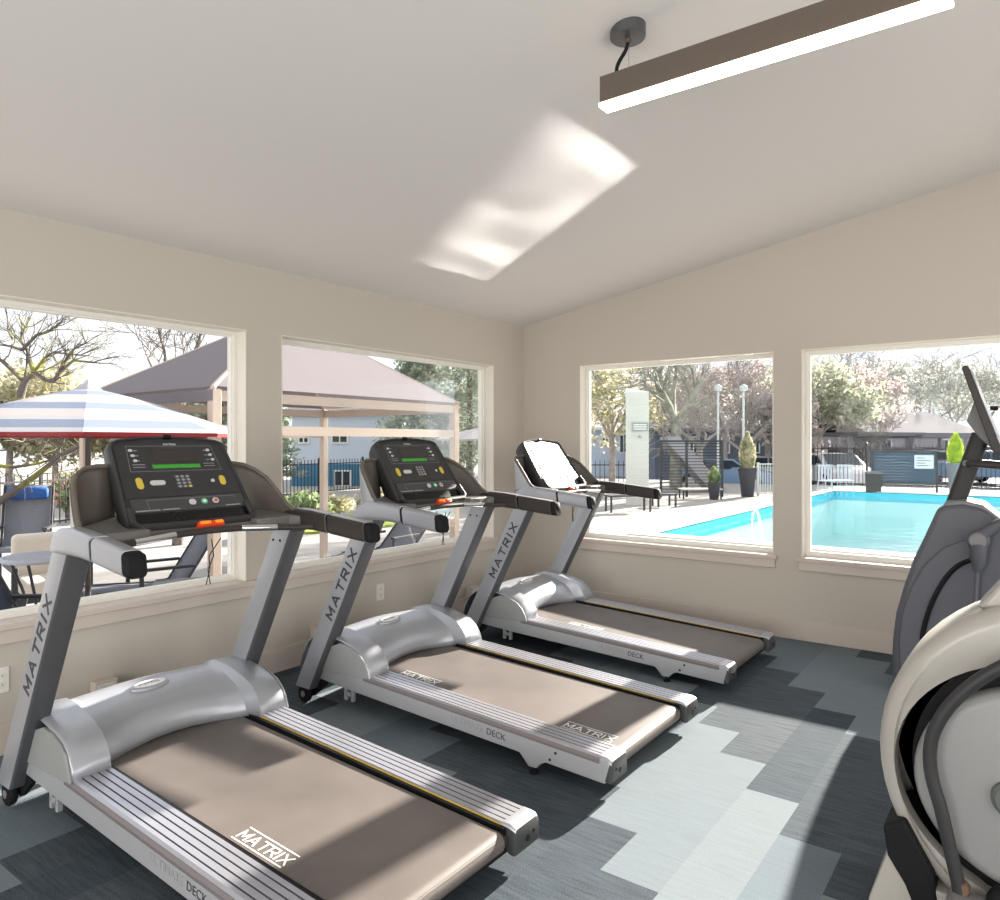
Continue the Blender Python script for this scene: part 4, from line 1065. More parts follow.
house('house', 868, 975, 44, ZP, 435, 413, M_hgrey, M_roof, 'long grey house behind the carports', [(881,889,440,448),(905,913,440,448),(938,946,440,448)], 8, 2)
house('house', 840, 866, 60, ZP, 436, 417, M_hwhite, M_roofw, 'white gabled house left of the long grey house', [(853,858,428,433)], 8, 0, gable=True)
house('house', 560, 640, 38, ZR-.6, 430, 398, M_hpale, M_roofw, 'pale blue house with white roof seen left of the white pillar', [(602.5,607.5,437,443.5),(620,627,434,452)], 9, 0)
house('house', 292, 400, 32, ZL-.8, 414, 399, M_hpale, M_roof, 'two-storey pale blue house with teal lower wall beyond the gazebo', [(333,347,436,442),(335.5,350,471.5,485),(300,308,436,442)], 8, 0, skirt=(464, M_hblue))
# teal shed roof and garden ground in front of the house
p = atz(345, ZL, 17); b = MB(); rnd = random.Random(5); b.prism([(2.2*cos(a*pi/8)*(1+.1*rnd.random()), 1.3*sin(a*pi/8)) for a in range(16)], 0, .05, 'z'); o = b.build('lawn_patch', M_grass, loc=(p.x, p.y, ZL)); tag(o, 'yellow green lawn patch in front of the blue house', 'lawn')

# pale shape taken for a reflection, built as a solid siding pillar
pa = atz(626, ZR, 17); t = empty('reflection_pillar', pa, -AZ-radians(11)); tag(t, 'tall white siding-clad pillar with a sloped top in place of a reflection in the third window', 'pillar')
W_ = 22/F_PX*17; H1 = at(626, 388, 17).z-ZR; H2 = at(648, 392, 17).z-ZR
b = MB(); b.hexa([(0,0,0),(W_,0,0),(W_,W_,0),(0,W_,0),(0,0,H1),(W_,0,H2),(W_,W_,H2),(0,W_,H1)]); b.build('core', M_hwhite, t, smooth=False)
b = MB(); n = 18
for k in range(n): z = k*H2/n; b.hexa([(-.012,-.012,z),(W_+.012,-.012,z),(W_+.012,W_,z),(-.012,W_,z),(-.004,-.004,z+H2/n*.97),(W_+.004,-.004,z+H2/n*.97),(W_+.004,W_,z+H2/n*.97),(-.004,W_,z+H2/n*.97)])
b.build('siding', mat('cream_siding', (.60,.60,.55), .8, var=.03, scale=3), t, smooth=False)
zq = at(640, 427, 17).z-ZR
b = MB(); b.box(W_*.28, W_*.98, -.05, -.012, zq-.10, zq+.10); pl = b.build('plaque', M_plaque, t)
b = MB()
for k in range(3): b.box(W_*.34, W_*.92, -.054, -.05, zq-.06+.05*k, zq-.04+.05*k)
b.build('plaque_line', M_white, pl)
b = MB(); b.lathe([(.001,0),(.04,0),(.03,.05),(.001,.05)], (W_*.62, -.06, zq-.26), 10); b.build('hook', M_plaque, t)

# dark slatted screen with stairs look
pa = atz(661, ZR, 19.5); pb = atz(722, ZR, 19.5); v = Vector((pb.x-pa.x, pb.y-pa.y)); L = v.length
t = empty('slatted_screen', pa, math.atan2(v.y, v.x)); tag(t, 'dark metal screen of horizontal slats right of the white pillar', 'screen')
H = at(661, 441, 19.5).z-ZR
b = MB()
for k in range(17): z = .12+k*(H-.2)/16; b.box(.03, L-.03, -.01, .01, z, z+.022)
b.build('slats', M_fence, t, smooth=False)
for x in (0, L*.42, L): b = MB(); b.box(x-.03, x+.03, -.03, .03, 0, H+.02); b.build('post', M_fence, t, smooth=False)
b = MB(); b.box(0, L, -.02, .02, H-.03, H+.02); b.build('top_rail', M_fence, t, smooth=False)
# outdoor stair with blue-grey treads behind it
p = atz(668, ZR, 21.5); t = empty('outdoor_staircase', p, math.atan2(v.y, v.x)); tag(t, 'grey outdoor staircase descending behind the slatted screen', 'staircase')
b = MB(); b.prism([(0,1.65),(.35,1.65),(1.7,.12),(1.7,0),(1.35,0),(0,1.45)], 0, .06, 'y'); b.build('stringer', M_hgrey, t)
b = MB(); b.prism([(0,1.65),(.35,1.65),(1.7,.12),(1.7,0),(1.35,0),(0,1.45)], 1.0, 1.06, 'y'); b.build('stringer', M_hgrey, t)
b = MB()
for k in range(9): b.box(.12+k*.17, .40+k*.17, .06, 1.0, 1.55-.185*k, 1.59-.185*k)
b.build('treads', M_hgrey, t)
# low house wall behind: dark blue building with posts
house('garden_building', 655, 800, 34, ZR-.4, 431, 420, mat('dusk_blue_wall', (.13,.15,.20), .85, var=.2, scale=1.5), M_roof, 'low dark blue-grey building behind the large bare tree', [(722,728,438,452),(752,758,438,452),(690,696,438,452),(780,786,438,452)], 6, 0, cat='building')
# railing panel
pa = atz(758, ZR, 19.9); pb = atz(800, ZR, 19.9); v2 = Vector((pb.x-pa.x, pb.y-pa.y)); L = v2.length
t = empty('white_railing', pa, math.atan2(v2.y, v2.x)); tag(t, 'pale metal railing with upright bars beside the feathery conifer', 'railing')
H = at(758, 463.5, 19.9).z-ZR; b = MB(); n = 18
for k in range(n): x = k*L/(n-1); b.box(x-.008, x+.008, -.008, .008, .05, H-.02)
b.build('bars', M_btn_s, t, smooth=False)
b = MB(); b.box(0, L, -.02, .02, H-.03, H); b.box(0, L, -.02, .02, .04, .07); b.build('rail', M_btn_s, t, smooth=False)
for x in (0, L): b = MB(); b.box(x-.03, x+.03, -.03, .03, 0, H+.03); b.build('post', M_btn_s, t, smooth=False)
# lamp posts
for px_, lab in ((718, 'slim pale lamp post left of the feathery conifer'), (743.5, 'slim pale lamp post directly behind the feathery conifer')):
    p = atz(px_, ZR, 20.3); t = empty('lamp_post', p); tag(t, lab, 'lamp post', 'lamp posts')
    b = MB(); b.tube([(0,0,0),(0,0,2.9)], .035, 8); b.build('pole', M_btn_s, t); b = MB(); b.lathe([(.001,2.9),(.10,2.92),(.12,3.05),(.001,3.12)], n=12); b.build('lamp_head', M_btn_s, t)

# ---- outdoor furniture
def sling_chaise(p, rz, label, m=None, back=55, pillow=None, W=.62, group=None, L=1.15, cat='lounge chair', arms=True, zs=.36):
    """lounge chair: local +X is where the feet point, back at -X"""
    m = m or M_sling; t = empty('sling_lounge_chair', p, rz); tag(t, label, cat, group)
    a = radians(back); bl = .78
    path = [(L, zs-.02), (L*.75, zs+.015), (L*.5, zs), (.12, zs-.03), (.0, zs)]+[(-bl*k/4*cos(a), zs+bl*k/4*sin(a)) for k in range(1, 5)]
    b = MB(); b.loft([[(x, y, z) for x, z in path] for y in (-W/2+.02, 0, W/2-.02)], closed=False, caps=False); b.build('sling', m, t, solid=.012)
    for s in (-1, 1):
        b = MB(); b.tube([(x, s*W/2, z) for x, z in path], .016, 8); b.build('side_rail', M_dkframe, t)
        for x in (.05, L-.12):
            b = MB(); b.box(x-.02, x+.02, s*W/2-.02, s*W/2+.02, 0, zs); b.build('leg', M_dkframe, t, bevel=.003)
        if arms:
            b = MB(); b.box(-.12, .46, s*(W/2+.02)-.03, s*(W/2+.02)+.03, zs+.20, zs+.23); b.box(.40, .44, s*(W/2+.02)-.018, s*(W/2+.02)+.018, 0, zs+.2); b.build('armrest', M_dkframe, t, bevel=.004)
    if pillow:
        b = MB(); ex = -bl*.86*cos(a); ez = zs+bl*.86*sin(a)
        b.loft([[(ex+.045+.055*cos(q*pi/6)*k, y, ez+.085*sin(q*pi/6)*k) for q in range(12)] for y, k in ((-W*.42,.6),(-W*.38,.95),(0,1.05),(W*.38,.95),(W*.42,.6))]); b.build('headrest_pillow', pillow, t, ang=60)
    return t
def tpos(px, d, z=ZL): p = atz(px, z, d); return p
def facecam(p, off=0.): return math.atan2(CAM.y-p.y, CAM.x-p.x)+radians(off)
# terrace outside the left windows
p = tpos(26, 9.6); sling_chaise(p, facecam(p, -12), 'grey sling lounge chair with blue headrest pillow below the umbrella', back=76, zs=.58, pillow=M_blue, W=.56, L=.75, group='sling chairs on the terrace')
p = tpos(2, 5.9); sling_chaise(p, facecam(p, 60), 'dark navy lounge chair cut by the left picture edge', m=M_slate, back=62, W=.66, L=1.5)
p = tpos(176, 8.0); sling_chaise(p, facecam(p, -75), 'grey sling lounge chair seen under the nearest treadmill console', back=58, W=.58, L=1.1, group='sling chairs on the terrace')
p = tpos(396, 10.6); sling_chaise(p, facecam(p, -40), 'grey sling lounge chair with blue pillow behind the middle treadmill', back=40, pillow=M_blue, W=.60, L=1.1)
# cushioned patio armchair
def armchair(p, rz, label):
    t = empty('patio_armchair', p, rz); tag(t, label, 'armchair')
    b = MB(); b.box(-.32, .32, -.34, .34, .16, .22)
    b.build('frame', M_dkframe, t, bevel=.01)
    for x in (-.29, .29):
        for y in (-.31, .31): b = MB(); b.box(x-.025, x+.025, y-.025, y+.025, 0, .18); b.build('leg', M_dkframe, t)
    b = MB(); b.box(-.28, .34, -.29, .29, .22, .40); b.build('seat_cushion', M_cream, t, bevel=.05, seg=4)
    b = MB(); b.box(-.36, -.20, -.31, .31, .36, .86); b.build('back_cushion', M_cream, t, bevel=.06, seg=4)
    for s in (-1, 1): b = MB(); b.box(-.32, .32, s*.36-.03, s*.36+.03, .50, .56); b.box(.26, .32, s*.36-.03, s*.36+.03, .0, .5); b.build('armrest', M_dkframe, t, bevel=.01)
p = tpos(48, 8.2); armchair(p, facecam(p, 10), 'cream cushioned patio armchair behind the round slatted table')
def slat_table(p, label, r=.36, h=.66):
    t = empty('slatted_side_table', p); tag(t, label, 'table')
    b = MB(); n = 36; ringp = [(r*cos(2*pi*k/n), r*sin(2*pi*k/n), h-.02) for k in range(n)]; b.tube(ringp+[ringp[0]], .022, 8); b.build('rim', M_tabletop, t)
    b = MB()
    k = -r+.045
    while k < r-.02:
        w_ = math.sqrt(max(0, r*r-k*k)); b.box(-w_, w_, k-.019, k+.019, h-.025, h-.005); k += .075
    b.build('slats', M_tabletop, t, smooth=False, )
    for a in range(4):
        q = pi/4+a*pi/2; b = MB(); b.tube([(.9*r*cos(q), .9*r*sin(q), h-.03), (.45*r*cos(q), .45*r*sin(q), h*.5), (.8*r*cos(q), .8*r*sin(q), 0)], .014, 8); b.build('leg', M_dkframe, t)
p = tpos(44, 6.9); slat_table(p, 'round grey slatted patio table outside the left edge of the first window', .34, .83)
def low_table(p, rz, label, group=None, L=.9, W=.5, h=.42, z=None, cat='table', topm=None):
    t = empty('low_patio_table', p, rz); tag(t, label, cat, group)
    b = MB(); b.box(-L/2, L/2, -W/2, W/2, h-.03, h); b.build('table_top', topm or M_dkframe, t, bevel=.005)
    for x in (-L/2+.04, L/2-.04):
        for y in (-W/2+.04, W/2-.04): b = MB(); b.box(x-.018, x+.018, y-.018, y+.018, 0, h-.03); b.build('leg', M_dkframe, t)
p = tpos(307, 8.2); low_table(p, facecam(p, 20), 'small dark square patio stool behind the far handlebar of the nearest treadmill', L=.34, W=.34, h=.46, cat='stool')
p = tpos(205, 7.6); low_table(p, facecam(p, 85), 'long dark low patio table under the nearest treadmill console', L=1.0, W=.4, h=.46)
p = tpos(75, 6.2); low_table(p, facecam(p, 60), 'dark low patio bench below the round slatted table', L=.9, W=.4, h=.44)
# pool side
p = tpos(628, 15.3, ZR); low_table(p, -AZ+radians(12), 'long low black-framed patio bench left of the pool', L=.95, W=.4, h=.36)
p = tpos(664, 16.6, ZR); low_table(p, -AZ+radians(12), 'short low black-framed bench nearer the slatted screen', L=.5, W=.4, h=.30)
p = tpos(700, 18.9, ZR); low_table(p, -AZ, 'pale topped low table in front of the slatted screen', L=1.05, W=.5, h=.27, topm=M_cream)
def patio_chair(p, rz, label, m=M_tabletop):
    t = empty('slatted_patio_chair', p, rz); tag(t, label, 'chair', None)
    b = MB(); b.box(-.22, .22, -.22, .22, .40, .43); b.build('seat', m, t, bevel=.01)
    for x in (-.2, .2):
        for y in (-.2, .2): b = MB(); b.tube([(x, y, .4), (x*1.15, y*1.15, 0)], .014, 6); b.build('leg', m, t)
    b = MB()
    for k in range(5): b.box(-.20+.09*k, -.16+.09*k, .20, .22, .43, .82)
    b.box(-.22, .22, .19, .23, .80, .85); b.build('backrest', m, t)
p = atz(829, ZR, 20.0); patio_chair(p, facing(p)+.5, 'pale slatted patio chair in front of the fence near the white car')
p = atz(842, ZR, 20.1); patio_chair(p, facing(p)-.4, 'pale slatted patio chair just left of the brown bin')

# ---- striped market umbrella
def umbrella(p, label, R, hrim, hap, ph, stripes=True, name='patio_umbrella', n=8, val=.03):
    t = empty(name, p); tag(t, label, 'umbrella')
    b = MB(); K = 15 if stripes else 6
    mats = [M_umbw, M_umbb, M_umbp]
    pat = [0,0,1,1,0,2,0,1,1,0,2,0,1,1,0]
    for i in range(n):
        a0, a1 = ph+2*pi*i/n, ph+2*pi*(i+1)/n
        for k in range(K):
            def pt(a, f): 
                zz = hap-(hap-hrim)*(f**1.25); return (R*f*cos(a), R*f*sin(a), zz)
            f0, f1 = k/K, (k+1)/K
            b.add([pt(a0, f0), pt(a1, f0), pt(a1, f1), pt(a0, f1)] if k else [pt(a0, 0), pt(a1, f1), pt(a0, f1)], [(0,1,2,3)] if k else [(0,1,2)], pat[k % 15] if stripes else 0)
    b.build('canopy', mats if stripes else [M_umbw], t, smooth=False)
    b = MB()
    for i in range(n):
        a0, a1 = ph+2*pi*i/n, ph+2*pi*(i+1)/n
        b.add([(R*cos(a0), R*sin(a0), hrim), (R*cos(a1), R*sin(a1), hrim), (R*.99*cos(a1), R*.99*sin(a1), hrim-val), (R*.99*cos(a0), R*.99*sin(a0), hrim-val)], [(0,1,2,3)])
    b.build('valance', M_umbr if stripes else M_umbw, t, smooth=False, solid=.004)
    b = MB(); b.tube([(0,0,0),(0,0,hap+.02)], .024, 12); b.build('pole', M_wood, t)
    b = MB(); b.lathe([(.001,hap),(.12,hap-.02),(.03,hap+.05),(.001,hap+.09)], n=12); b.build('finial', M_umbw, t)
    for i in range(n):
        a = ph+2*pi*i/n; b = MB(); b.tube([(0,0,hap-.03), (R*.5*cos(a), R*.5*sin(a), hap-.03-(hap-hrim)*.42), (R*.98*cos(a), R*.98*sin(a), hrim-.012)], .008, 5); b.build('rib', M_wood, t)
    b = MB(); b.lathe([(.001,0),(.25,0),(.25,.05),(.05,.08),(.04,.25),(.001,.25)], n=20); b.build('base', M_dkframe, t)
p = tpos(88, 6.5); umbrella(p, 'striped white, blue and rose patio umbrella outside the first window', 1.38, at(88,434,6.5).z-ZL, at(88,388,6.5).z-ZL, radians(20))
p = tpos(484, 14.5); umbrella(p, 'small white patio umbrella at the right edge of the second window', 1.0, at(484,439,14.5).z-ZL, at(484,427,14.5).z-ZL, 0.2, stripes=False)

# ---- gazebo
N0 = CAM+fwd*7.0+rgt*-2.77; N0.z = ZL
g = empty('fabric_gazebo', N0); tag(g, 'beige gazebo with pyramid fabric roof spanning both left windows', 'gazebo')
LX, LY = 3.6, 2.72
ze = 1.95-ZL; zap = 3.06-ZL
# local +X along the room wall, +Y away from the room
corn = [(0,0),(LX,0),(LX,LY),(0,LY)]
b = MB(); ap = (LX/2, LY/2, zap); e = .05
C4 = [(-e,-e),(LX+e,-e),(LX+e,LY+e),(-e,LY+e)]
K = 1
for i in range(4):
    a, c = C4[i], C4[(i+1) % 4]
    for k in range(K):
        f0, f1 = k/K, (k+1)/K
        def q(pt, f): 
            zz = zap-(zap-ze)*f; return (ap[0]+(pt[0]-ap[0])*f, ap[1]+(pt[1]-ap[1])*f, zz)
        b.add([q(a,f0), q(c,f0), q(c,f1), q(a,f1)] if k else [q(a,0), q(c,f1), q(a,f1)], [(0,1,2,3)] if k else [(0,1,2)])
b.build('roof_fabric', M_gazf, g, smooth=False, solid=.004)
b = MB()
for i in (1, 2, 3):
    a, c = C4[i], C4[(i+1) % 4]; b.add([(*a, ze-.03), (*c, ze-.03), (*c, ze-.14), (*a, ze-.14)], [(0,1,2,3)])
b.build('valance', M_gazf, g, smooth=False, solid=.004)
for i in range(4):
    a, c = C4[i], ap; b = MB(); b.tube([(a[0], a[1], ze-.015), ((a[0]+c[0])/2, (a[1]+c[1])/2, (ze+zap)/2-.02), (c[0], c[1], zap-.02)], .028, 6); b.build('hip_rafter', M_gazp, g)
for x, y in corn:
    b = MB(); b.box(x-.048, x+.048, y-.048, y+.048, 0, ze-.02); b.build('post', M_gazp, g, bevel=.006)
zb2 = 1.53-ZL
for z in (ze-.085, zb2):
    hh = .05
    for (x0, x1, y0, y1) in ((0,LX,-.03,.03),(0,LX,LY-.03,LY+.03),(-.03,.03,0,LY),(LX-.03,LX+.03,0,LY)):
        if z == zb2 and y1 == LY: 
            continue
        b = MB(); b.box(x0-.0, x1, y0, y1, z-hh, z+hh); b.build('beam', M_gazp, g, smooth=False)

# ---- vegetation near the terrace
p = tpos(300, 15); shrub('garden_shrub', (p.x, p.y, ZL), 11, .8, .5, 2600, .06, M_leaf_shrub, 'rounded green shrub left of the gazebo post in the second window', 'garden shrubs')
p = tpos(330, 18); shrub('garden_shrub', (p.x, p.y, ZL), 12, .7, .35, 1500, .06, M_leaf_yel, 'yellow green shrub in front of the blue house', 'garden shrubs')
p = tpos(372, 19); shrub('garden_shrub', (p.x, p.y, ZL), 13, .8, .4, 1500, .06, M_leaf_yel, 'yellow green shrub right of the blue house window', 'garden shrubs')
p = tpos(68, 18); shrub('garden_shrub', (p.x, p.y, ZL), 14, .8, .65, 1500, .07, M_leaf_shrub, 'shrub with coral flowers behind the picket fence', 'garden shrubs', flowers=260)
p = tpos(115, 18); shrub('garden_shrub', (p.x, p.y, ZL), 15, 1.1, .75, 1800, .07, M_leaf_yel, 'shrub behind the picket fence, hidden partly by the nearest treadmill console', 'garden shrubs')

# mossy tree with the low limb in the first window
p = tpos(-45, 12.5); t = empty('mossy_bare_tree', p); tag(t, 'bare mossy tree rising above the striped umbrella in the first window', 'tree')
rnd = random.Random(21); b = MB()
hb = at(18, 402, 12.5).z-ZL
r3 = lambda a, dd=0., s=1.: rgt*a*s+fwd*dd
top = Vector((0,0,hb))
q = 12.5/F_PX
limbs = [[(18,402),(24,383),(30,374)], ]
def pw(px_, py_, dd=0.): return r3((px_+45)*q, dd)+Vector((0,0,at(18,py_,12.5).z-ZL))
b.tube([Vector((0,0,-.05)), pw(-42,500), pw(-28,455), pw(0,422), pw(18,402)], [.17,.15,.13,.11,.09], 9, caps=False)
main = [([(18,402),(25,382),(34,372)], .085), ([(34,372),(46,380),(54,382),(62,372),(76,361),(96,363)], .045), ([(34,372),(26,358),(22,350),(12,338),(14,325)], .045), ([(25,382),(8,362),(-10,355)], .05),
        ([(22,350),(36,335),(46,332),(55,326)], .032), ([(54,382),(70,358),(80,350),(94,345)], .028), ([(22,350),(10,346),(-6,344)], .03), ([(34,372),(44,358),(52,352),(78,355)], .03), ([(12,338),(4,330),(0,318)], .02)]
for pl_, r_ in main:
    dd = rnd.uniform(-.5,.5) if r_ < .08 else 0.; n = len(pl_); P3 = [pw(x, y, dd*k/n) for k, (x, y) in enumerate(pl_)]
    b.tube(P3, [max(.010, r_*(1-.6*k/(n-1))) for k in range(n)], 6, caps=False)
    for k in range(1, n):
        for _ in range(3):
            dv = (P3[k]-P3[k-1]).normalized()+Vector((rnd.gauss(0,.6), rnd.gauss(0,.6), rnd.gauss(.3,.5)))
            branch(b, P3[k], dv.normalized(), rnd.uniform(.22,.48), r_*.2+.004, 2, rnd, .75, .02, 3, 3, None, .0028)
b.build('branches', M_moss, t, ang=60)
# low limbs (on the same tree species, another trunk left of the frame)
p = tpos(-45, 9.5); t = empty('mossy_bare_tree', p); tag(t, 'mossy tree at the left picture edge with a low dark limb before the fence', 'tree')
q = 9.5/F_PX
def pw2(px_, py_): return r3((px_+45)*q)+Vector((0,0,at(0,py_,9.5).z-ZL))
b = MB(); b.tube([Vector((0,0,-.05)), pw2(-40,500), pw2(-60,440)], [.18,.15,.12], 9, caps=False)
for pl_, r_ in (([(-42,530),(0,501),(20,487),(38,474),(48,466),(60,455),(82,446)], .055), ([(-46,470),(0,466),(15,467),(36,464),(50,460)], .03), ([(-50,455),(5,450),(25,441),(48,438)], .016), ([(48,466),(60,447),(68,441)], .02)):
    P3 = [pw2(x, y) for x, y in pl_]; n = len(P3)
    b.tube(P3, [max(.008, r_*(1-.6*k/(n-1))) for k in range(n)], 7, caps=False)
    for k in range(1, n):
        for _ in range(2):
            branch(b, P3[k], Vector((rnd.gauss(0,1), rnd.gauss(0,1), rnd.gauss(0,.7))).normalized(), rnd.uniform(.2,.45), .008, 1, rnd, .7, 0, 3, 3, None, .003)
b.build('branches', M_moss, t, ang=60)
p = tpos(178, 13.5); tree('bare_tree', (p.x, p.y, ZL), 31, 5.0, .10, 4, 'bare branching tree rising behind the gazebo roof in the first window', bark=M_bark, first=.50, kids=3, spread=.7)

# masses of trees, each a tree
def bg(px_, d, kind, seed, h, w=1., label='', z=ZP, group=None, nl=None):
    p = atz(px_, z, d)
    if kind == 'olive': return tree('leafy_tree', p, seed, h, .14, 3, label, group=group, bark=M_bark_pale, leaf=M_leaf_olive, nl=nl or 5200, ls=.13, lrad=.85*w, spread=.75)
    if kind == 'pale': return tree('leafy_tree', p, seed, h, .14, 3, label, group=group, bark=M_bark_pale, leaf=M_leaf_pale, nl=nl or 5200, ls=.14, lrad=.9*w, spread=.75)
    if kind == 'rust': return tree('leafy_tree', p, seed, h, .14, 3, label, group=group, bark=M_bark_pale, leaf=M_leaf_rust, nl=nl or 4600, ls=.11, lrad=.75*w, spread=.75)
    if kind == 'yel': return tree('leafy_tree', p, seed, h, .12, 3, label, group=group, bark=M_bark_pale, leaf=M_leaf_yel, nl=nl or 4600, ls=.12, lrad=.8*w, spread=.8)
    if kind == 'bare': return tree('bare_tree', p, seed, h, .13, 5, label, group=group, bark=M_twig, kids=3, spread=.68, minr=.012)
    if kind == 'pine': return conifer('pine_tree', p, seed, h, h*.30*w, nl or 8000, label, M_leaf_pine, group, .085)
bg(818, 31, 'olive', 41, 5.6, 1., 'olive green leafy tree at the left edge of the fourth window')
bg(852, 38, 'rust', 42, 6.4, 1.1, 'russet leafed tree behind the white car')
bg(838, 44, 'bare', 43, 7.6, 1., 'bare grey tree standing between the olive and the russet tree')
bg(890, 60, 'pale', 44, 9.4, 1.5, 'pale green tree above the long grey house roof')
bg(928, 66, 'pale', 45, 9.6, 1.5, 'pale green tree right above the notice board')
bg(955, 63, 'bare', 46, 9.6, 1., 'bare pale tree behind the lime conifer')
bg(985, 66, 'pale', 47, 9.4, 1.5, 'pale green tree at the right picture edge')
bg(800, 50, 'pale', 48, 8.2, 1.4, 'pale green tree behind the olive green tree')
bg(910, 62, 'bare', 49, 9.6, 1., 'bare grey tree behind the long grey house')
bg(867, 33, 'bare', 50, 3.2, 1., 'small bare shrubby tree in front of the carport')
# third window
p = atz(676, ZR, 22.5); tree('large_bare_tree', p, 61, 6.0, .19, 5, 'large bare tree with thick grey-green trunk in the third window', bark=M_bark_green, kids=3, spread=.80, first=.34, minr=.011)
bg(612, 27, 'yel', 62, 4.6, .7, 'mossy yellow green tree above the pale blue house', ZR, nl=1800)
bg(600, 54, 'bare', 63, 8.8, 1., 'bare grey tree behind the pale blue house')
bg(635, 55, 'bare', 64, 8.8, 1., 'bare grey tree behind the white pillar')
bg(725, 31, 'bare', 65, 6.2, 1., 'bare brownish tree above the low dark building')
bg(765, 45, 'bare', 66, 8.0, 1., 'bare brownish tree at the right edge of the third window')
bg(700, 45, 'rust', 67, 7.0, 1.3, 'dusty brown leafed tree far behind the large bare tree')
bg(745, 47, 'rust', 68, 7.0, 1.3, 'dusty brown leafed tree behind the feathery conifer')
bg(700, 26.5, 'bare', 91, 4.3, 1., 'low bare tree just behind the outdoor staircase')
bg(742, 27.5, 'bare', 92, 4.2, 1., 'low bare tree just behind the feathery conifer')
bg(768, 29, 'rust', 93, 4.4, .8, 'low dusty brown tree at the right edge of the third window', nl=3200)
bg(655, 50, 'pale', 69, 7.8, 1.3, 'pale grey-green tree far behind the white pillar')
bg(785, 44, 'pine', 70, 6.4, 1., 'dark pine between the third and fourth window')
# second window
bg(428, 22, 'pine', 71, 5.0, 1.0, 'dark green pine right of the gazebo roof in the second window', ZL)
bg(470, 24, 'pine', 72, 7.4, 1.1, 'tall dark pine at the right edge of the second window', ZL)
bg(412, 30, 'pine', 73, 6.4, 1.1, 'tall pine behind the gazebo hip', ZL)
bg(445, 30, 'pine', 74, 8.4, 1.1, 'tallest pine farther back in the second window', ZL)
bg(268, 26, 'pine', 75, 4.6, 1.0, 'pine at the left edge of the second window', ZL)
bg(488, 33, 'pine', 76, 7.6, 1.2, 'pine farthest right behind the small white umbrella', ZL)
# first window
bg(10, 24, 'yel', 81, 4.6, 1.2, 'yellow brown bushy tree behind the fence at the left edge', ZL)
bg(55, 25, 'yel', 82, 3.4, 1.3, 'low yellow brown bushy tree behind the low mossy limb', ZL)
bg(110, 26, 'yel', 83, 3.4, 1.3, 'low yellow brown bushy tree behind the umbrella pole', ZL)
bg(175, 25, 'olive', 84, 3.6, 1.2, 'low olive bushy tree behind the nearest treadmill console', ZL)
bg(235, 27, 'olive', 85, 4.0, 1.2, 'olive bushy tree behind the wall strip between the left windows', ZL)
bg(-35, 24, 'yel', 86, 5.0, 1.2, 'bushy tree beyond the left picture edge', ZL)

# ================================================================== light
SUN_E = 24.
sd = bpy.data.lights.new('sun', 'SUN'); sd.energy = SUN_E; sd.angle = radians(.9); sd.color = (1., .92, .82)
so = bpy.data.objects.new('sun', sd); COL.objects.link(so)
dirv = Vector((-1, .055, -.38)); so.rotation_euler = dirv.to_track_quat('-Z', 'Y').to_euler(); so.location = (10, 0, 8)
# added narrow area lamps above the pool edge, in place of its sun reflection
def glint_lamp(name, y, wy_, z_lo, z_hi, e):
    ld = bpy.data.lights.new(name, 'AREA'); ld.shape = 'RECTANGLE'
    dv = Vector((-1, .03, .38)).normalized(); k = .38
    xs = 5.6
    ld.size = wy_; ld.size_y = (z_hi-z_lo)*cos(math.atan(k)); ld.energy = e; ld.spread = radians(1.2); ld.color = (1., .97, .93)
    ld.use_nodes = True; n_ = ld.node_tree.nodes; l_ = ld.node_tree.links; g_ = n_.new('ShaderNodeNewGeometry'); t_ = n_.new('ShaderNodeTexNoise'); t_.inputs['Scale'].default_value = 5; t_.inputs['Detail'].default_value = 2
    r_ = n_.new('ShaderNodeMapRange'); r_.inputs[1].default_value = .35; r_.inputs[2].default_value = .65; r_.inputs[3].default_value = .2; r_.inputs[4].default_value = 1.7
    l_.new(g_.outputs['Position'], t_.inputs[0]); l_.new(t_.outputs[0], r_.inputs[0]); l_.new(r_.outputs[0], n_['Emission'].inputs['Strength'])
    o = bpy.data.objects.new(name, ld); COL.objects.link(o)
    c = Vector((.3, y, (z_lo+z_hi)/2)); c -= dv*(.0); 
    o.location = c-dv*5.0; o.rotation_euler = dv.to_track_quat('-Z', 'Y').to_euler()
    return o
glint_lamp('added_pool_glint', -1.40, 1.75, 1.64, 2.20, 5.2)
glint_lamp('added_pool_glint', -2.62, .5, 1.99, 2.14, .3)
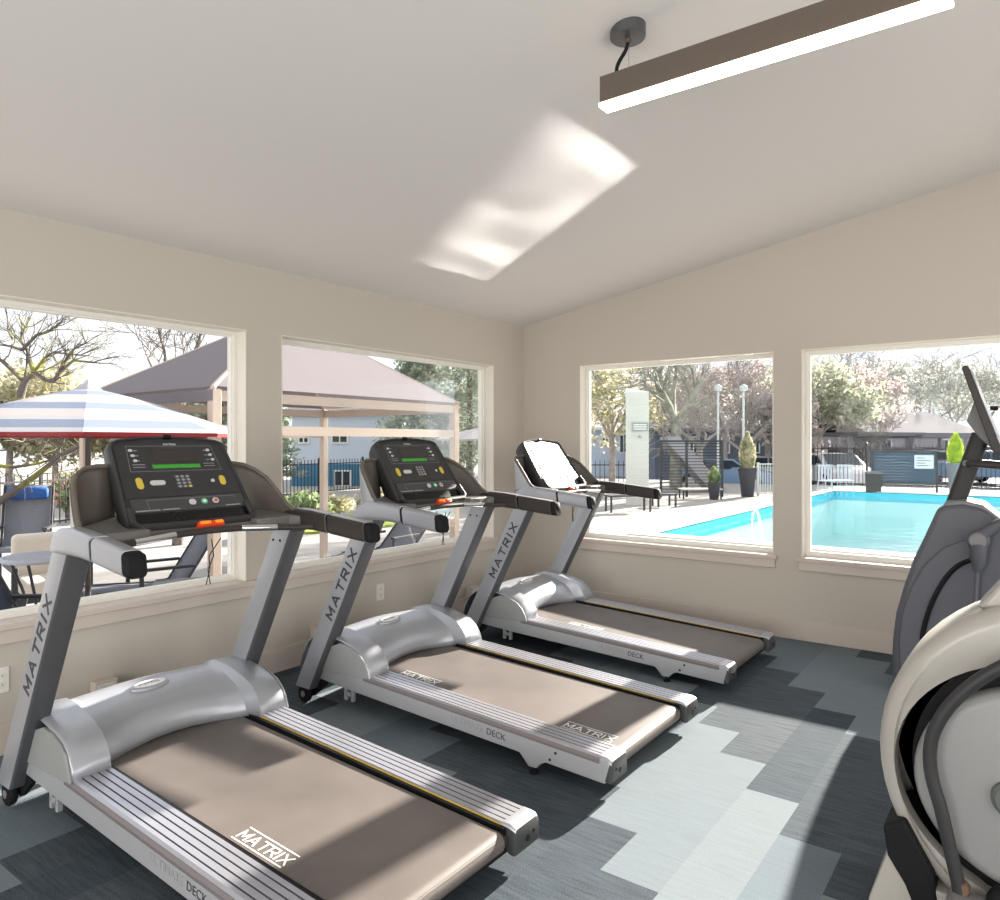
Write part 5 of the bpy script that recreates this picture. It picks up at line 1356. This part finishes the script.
# added fill lamps at the unseen openings behind the camera
def fill_lamp(name, loc, dv, sx, sy, e, col=(1,1,1)):
    ld = bpy.data.lights.new(name, 'AREA'); ld.shape = 'RECTANGLE'; ld.size = sx; ld.size_y = sy; ld.energy = e; ld.color = col
    o = bpy.data.objects.new(name, ld); COL.objects.link(o); o.location = loc; o.rotation_euler = Vector(dv).to_track_quat('-Z', 'Z').to_euler(); return o
FILL_E = 70
fill_lamp('fill_back_opening', (XB-.1, -4.7, 1.15), (1,0,0), 2.2, 2.1, FILL_E*1.5, (1., .97, .93))
fill_lamp('fill_back_opening', (XB-.1, -1.9, 1.15), (1,0,0), 2.2, 2.1, FILL_E*1.5, (1., .97, .93))
fill_lamp('fill_near_opening', (-6.1, YB-.1, 1.25), (0,1,0), 3.0, 2.3, FILL_E*.95, (1., .97, .93))
fill_lamp('fill_near_opening', (-2.5, YB-.1, 1.25), (0,1,0), 3.0, 2.3, FILL_E*.95, (1., .97, .93))

# sky
w = bpy.data.worlds.new('sky'); SC.world = w; w.use_nodes = True; nt = w.node_tree; N = nt.nodes; L = nt.links
bgn = N['Background']; tc = N.new('ShaderNodeTexCoord'); nz = N.new('ShaderNodeTexNoise'); nz.inputs['Scale'].default_value = 2.5; nz.inputs['Detail'].default_value = 5
L.new(tc.outputs['Generated'], nz.inputs[0]); cr = N.new('ShaderNodeValToRGB'); cr.color_ramp.elements[0].position = .35; cr.color_ramp.elements[1].position = .6
cr.color_ramp.elements[0].color = (.80, .88, 1., 1); cr.color_ramp.elements[1].color = (1, 1, 1, 1); L.new(nz.outputs[0], cr.inputs[0]); L.new(cr.outputs[0], bgn.inputs[0]); bgn.inputs[1].default_value = 1.35

vs = SC.view_settings; vs.view_transform = 'Standard'; vs.look = 'None'; vs.exposure = 0.; vs.gamma = 1.; vs.use_curve_mapping = False
cy = SC.cycles; cy.use_denoising = True; cy.max_bounces = 10; cy.diffuse_bounces = 5; cy.transparent_max_bounces = 12; cy.caustics_reflective = False; cy.caustics_refractive = False; cy.sample_clamp_indirect = 6
try: cy.denoiser = 'OPENIMAGEDENOISE'
except Exception: pass
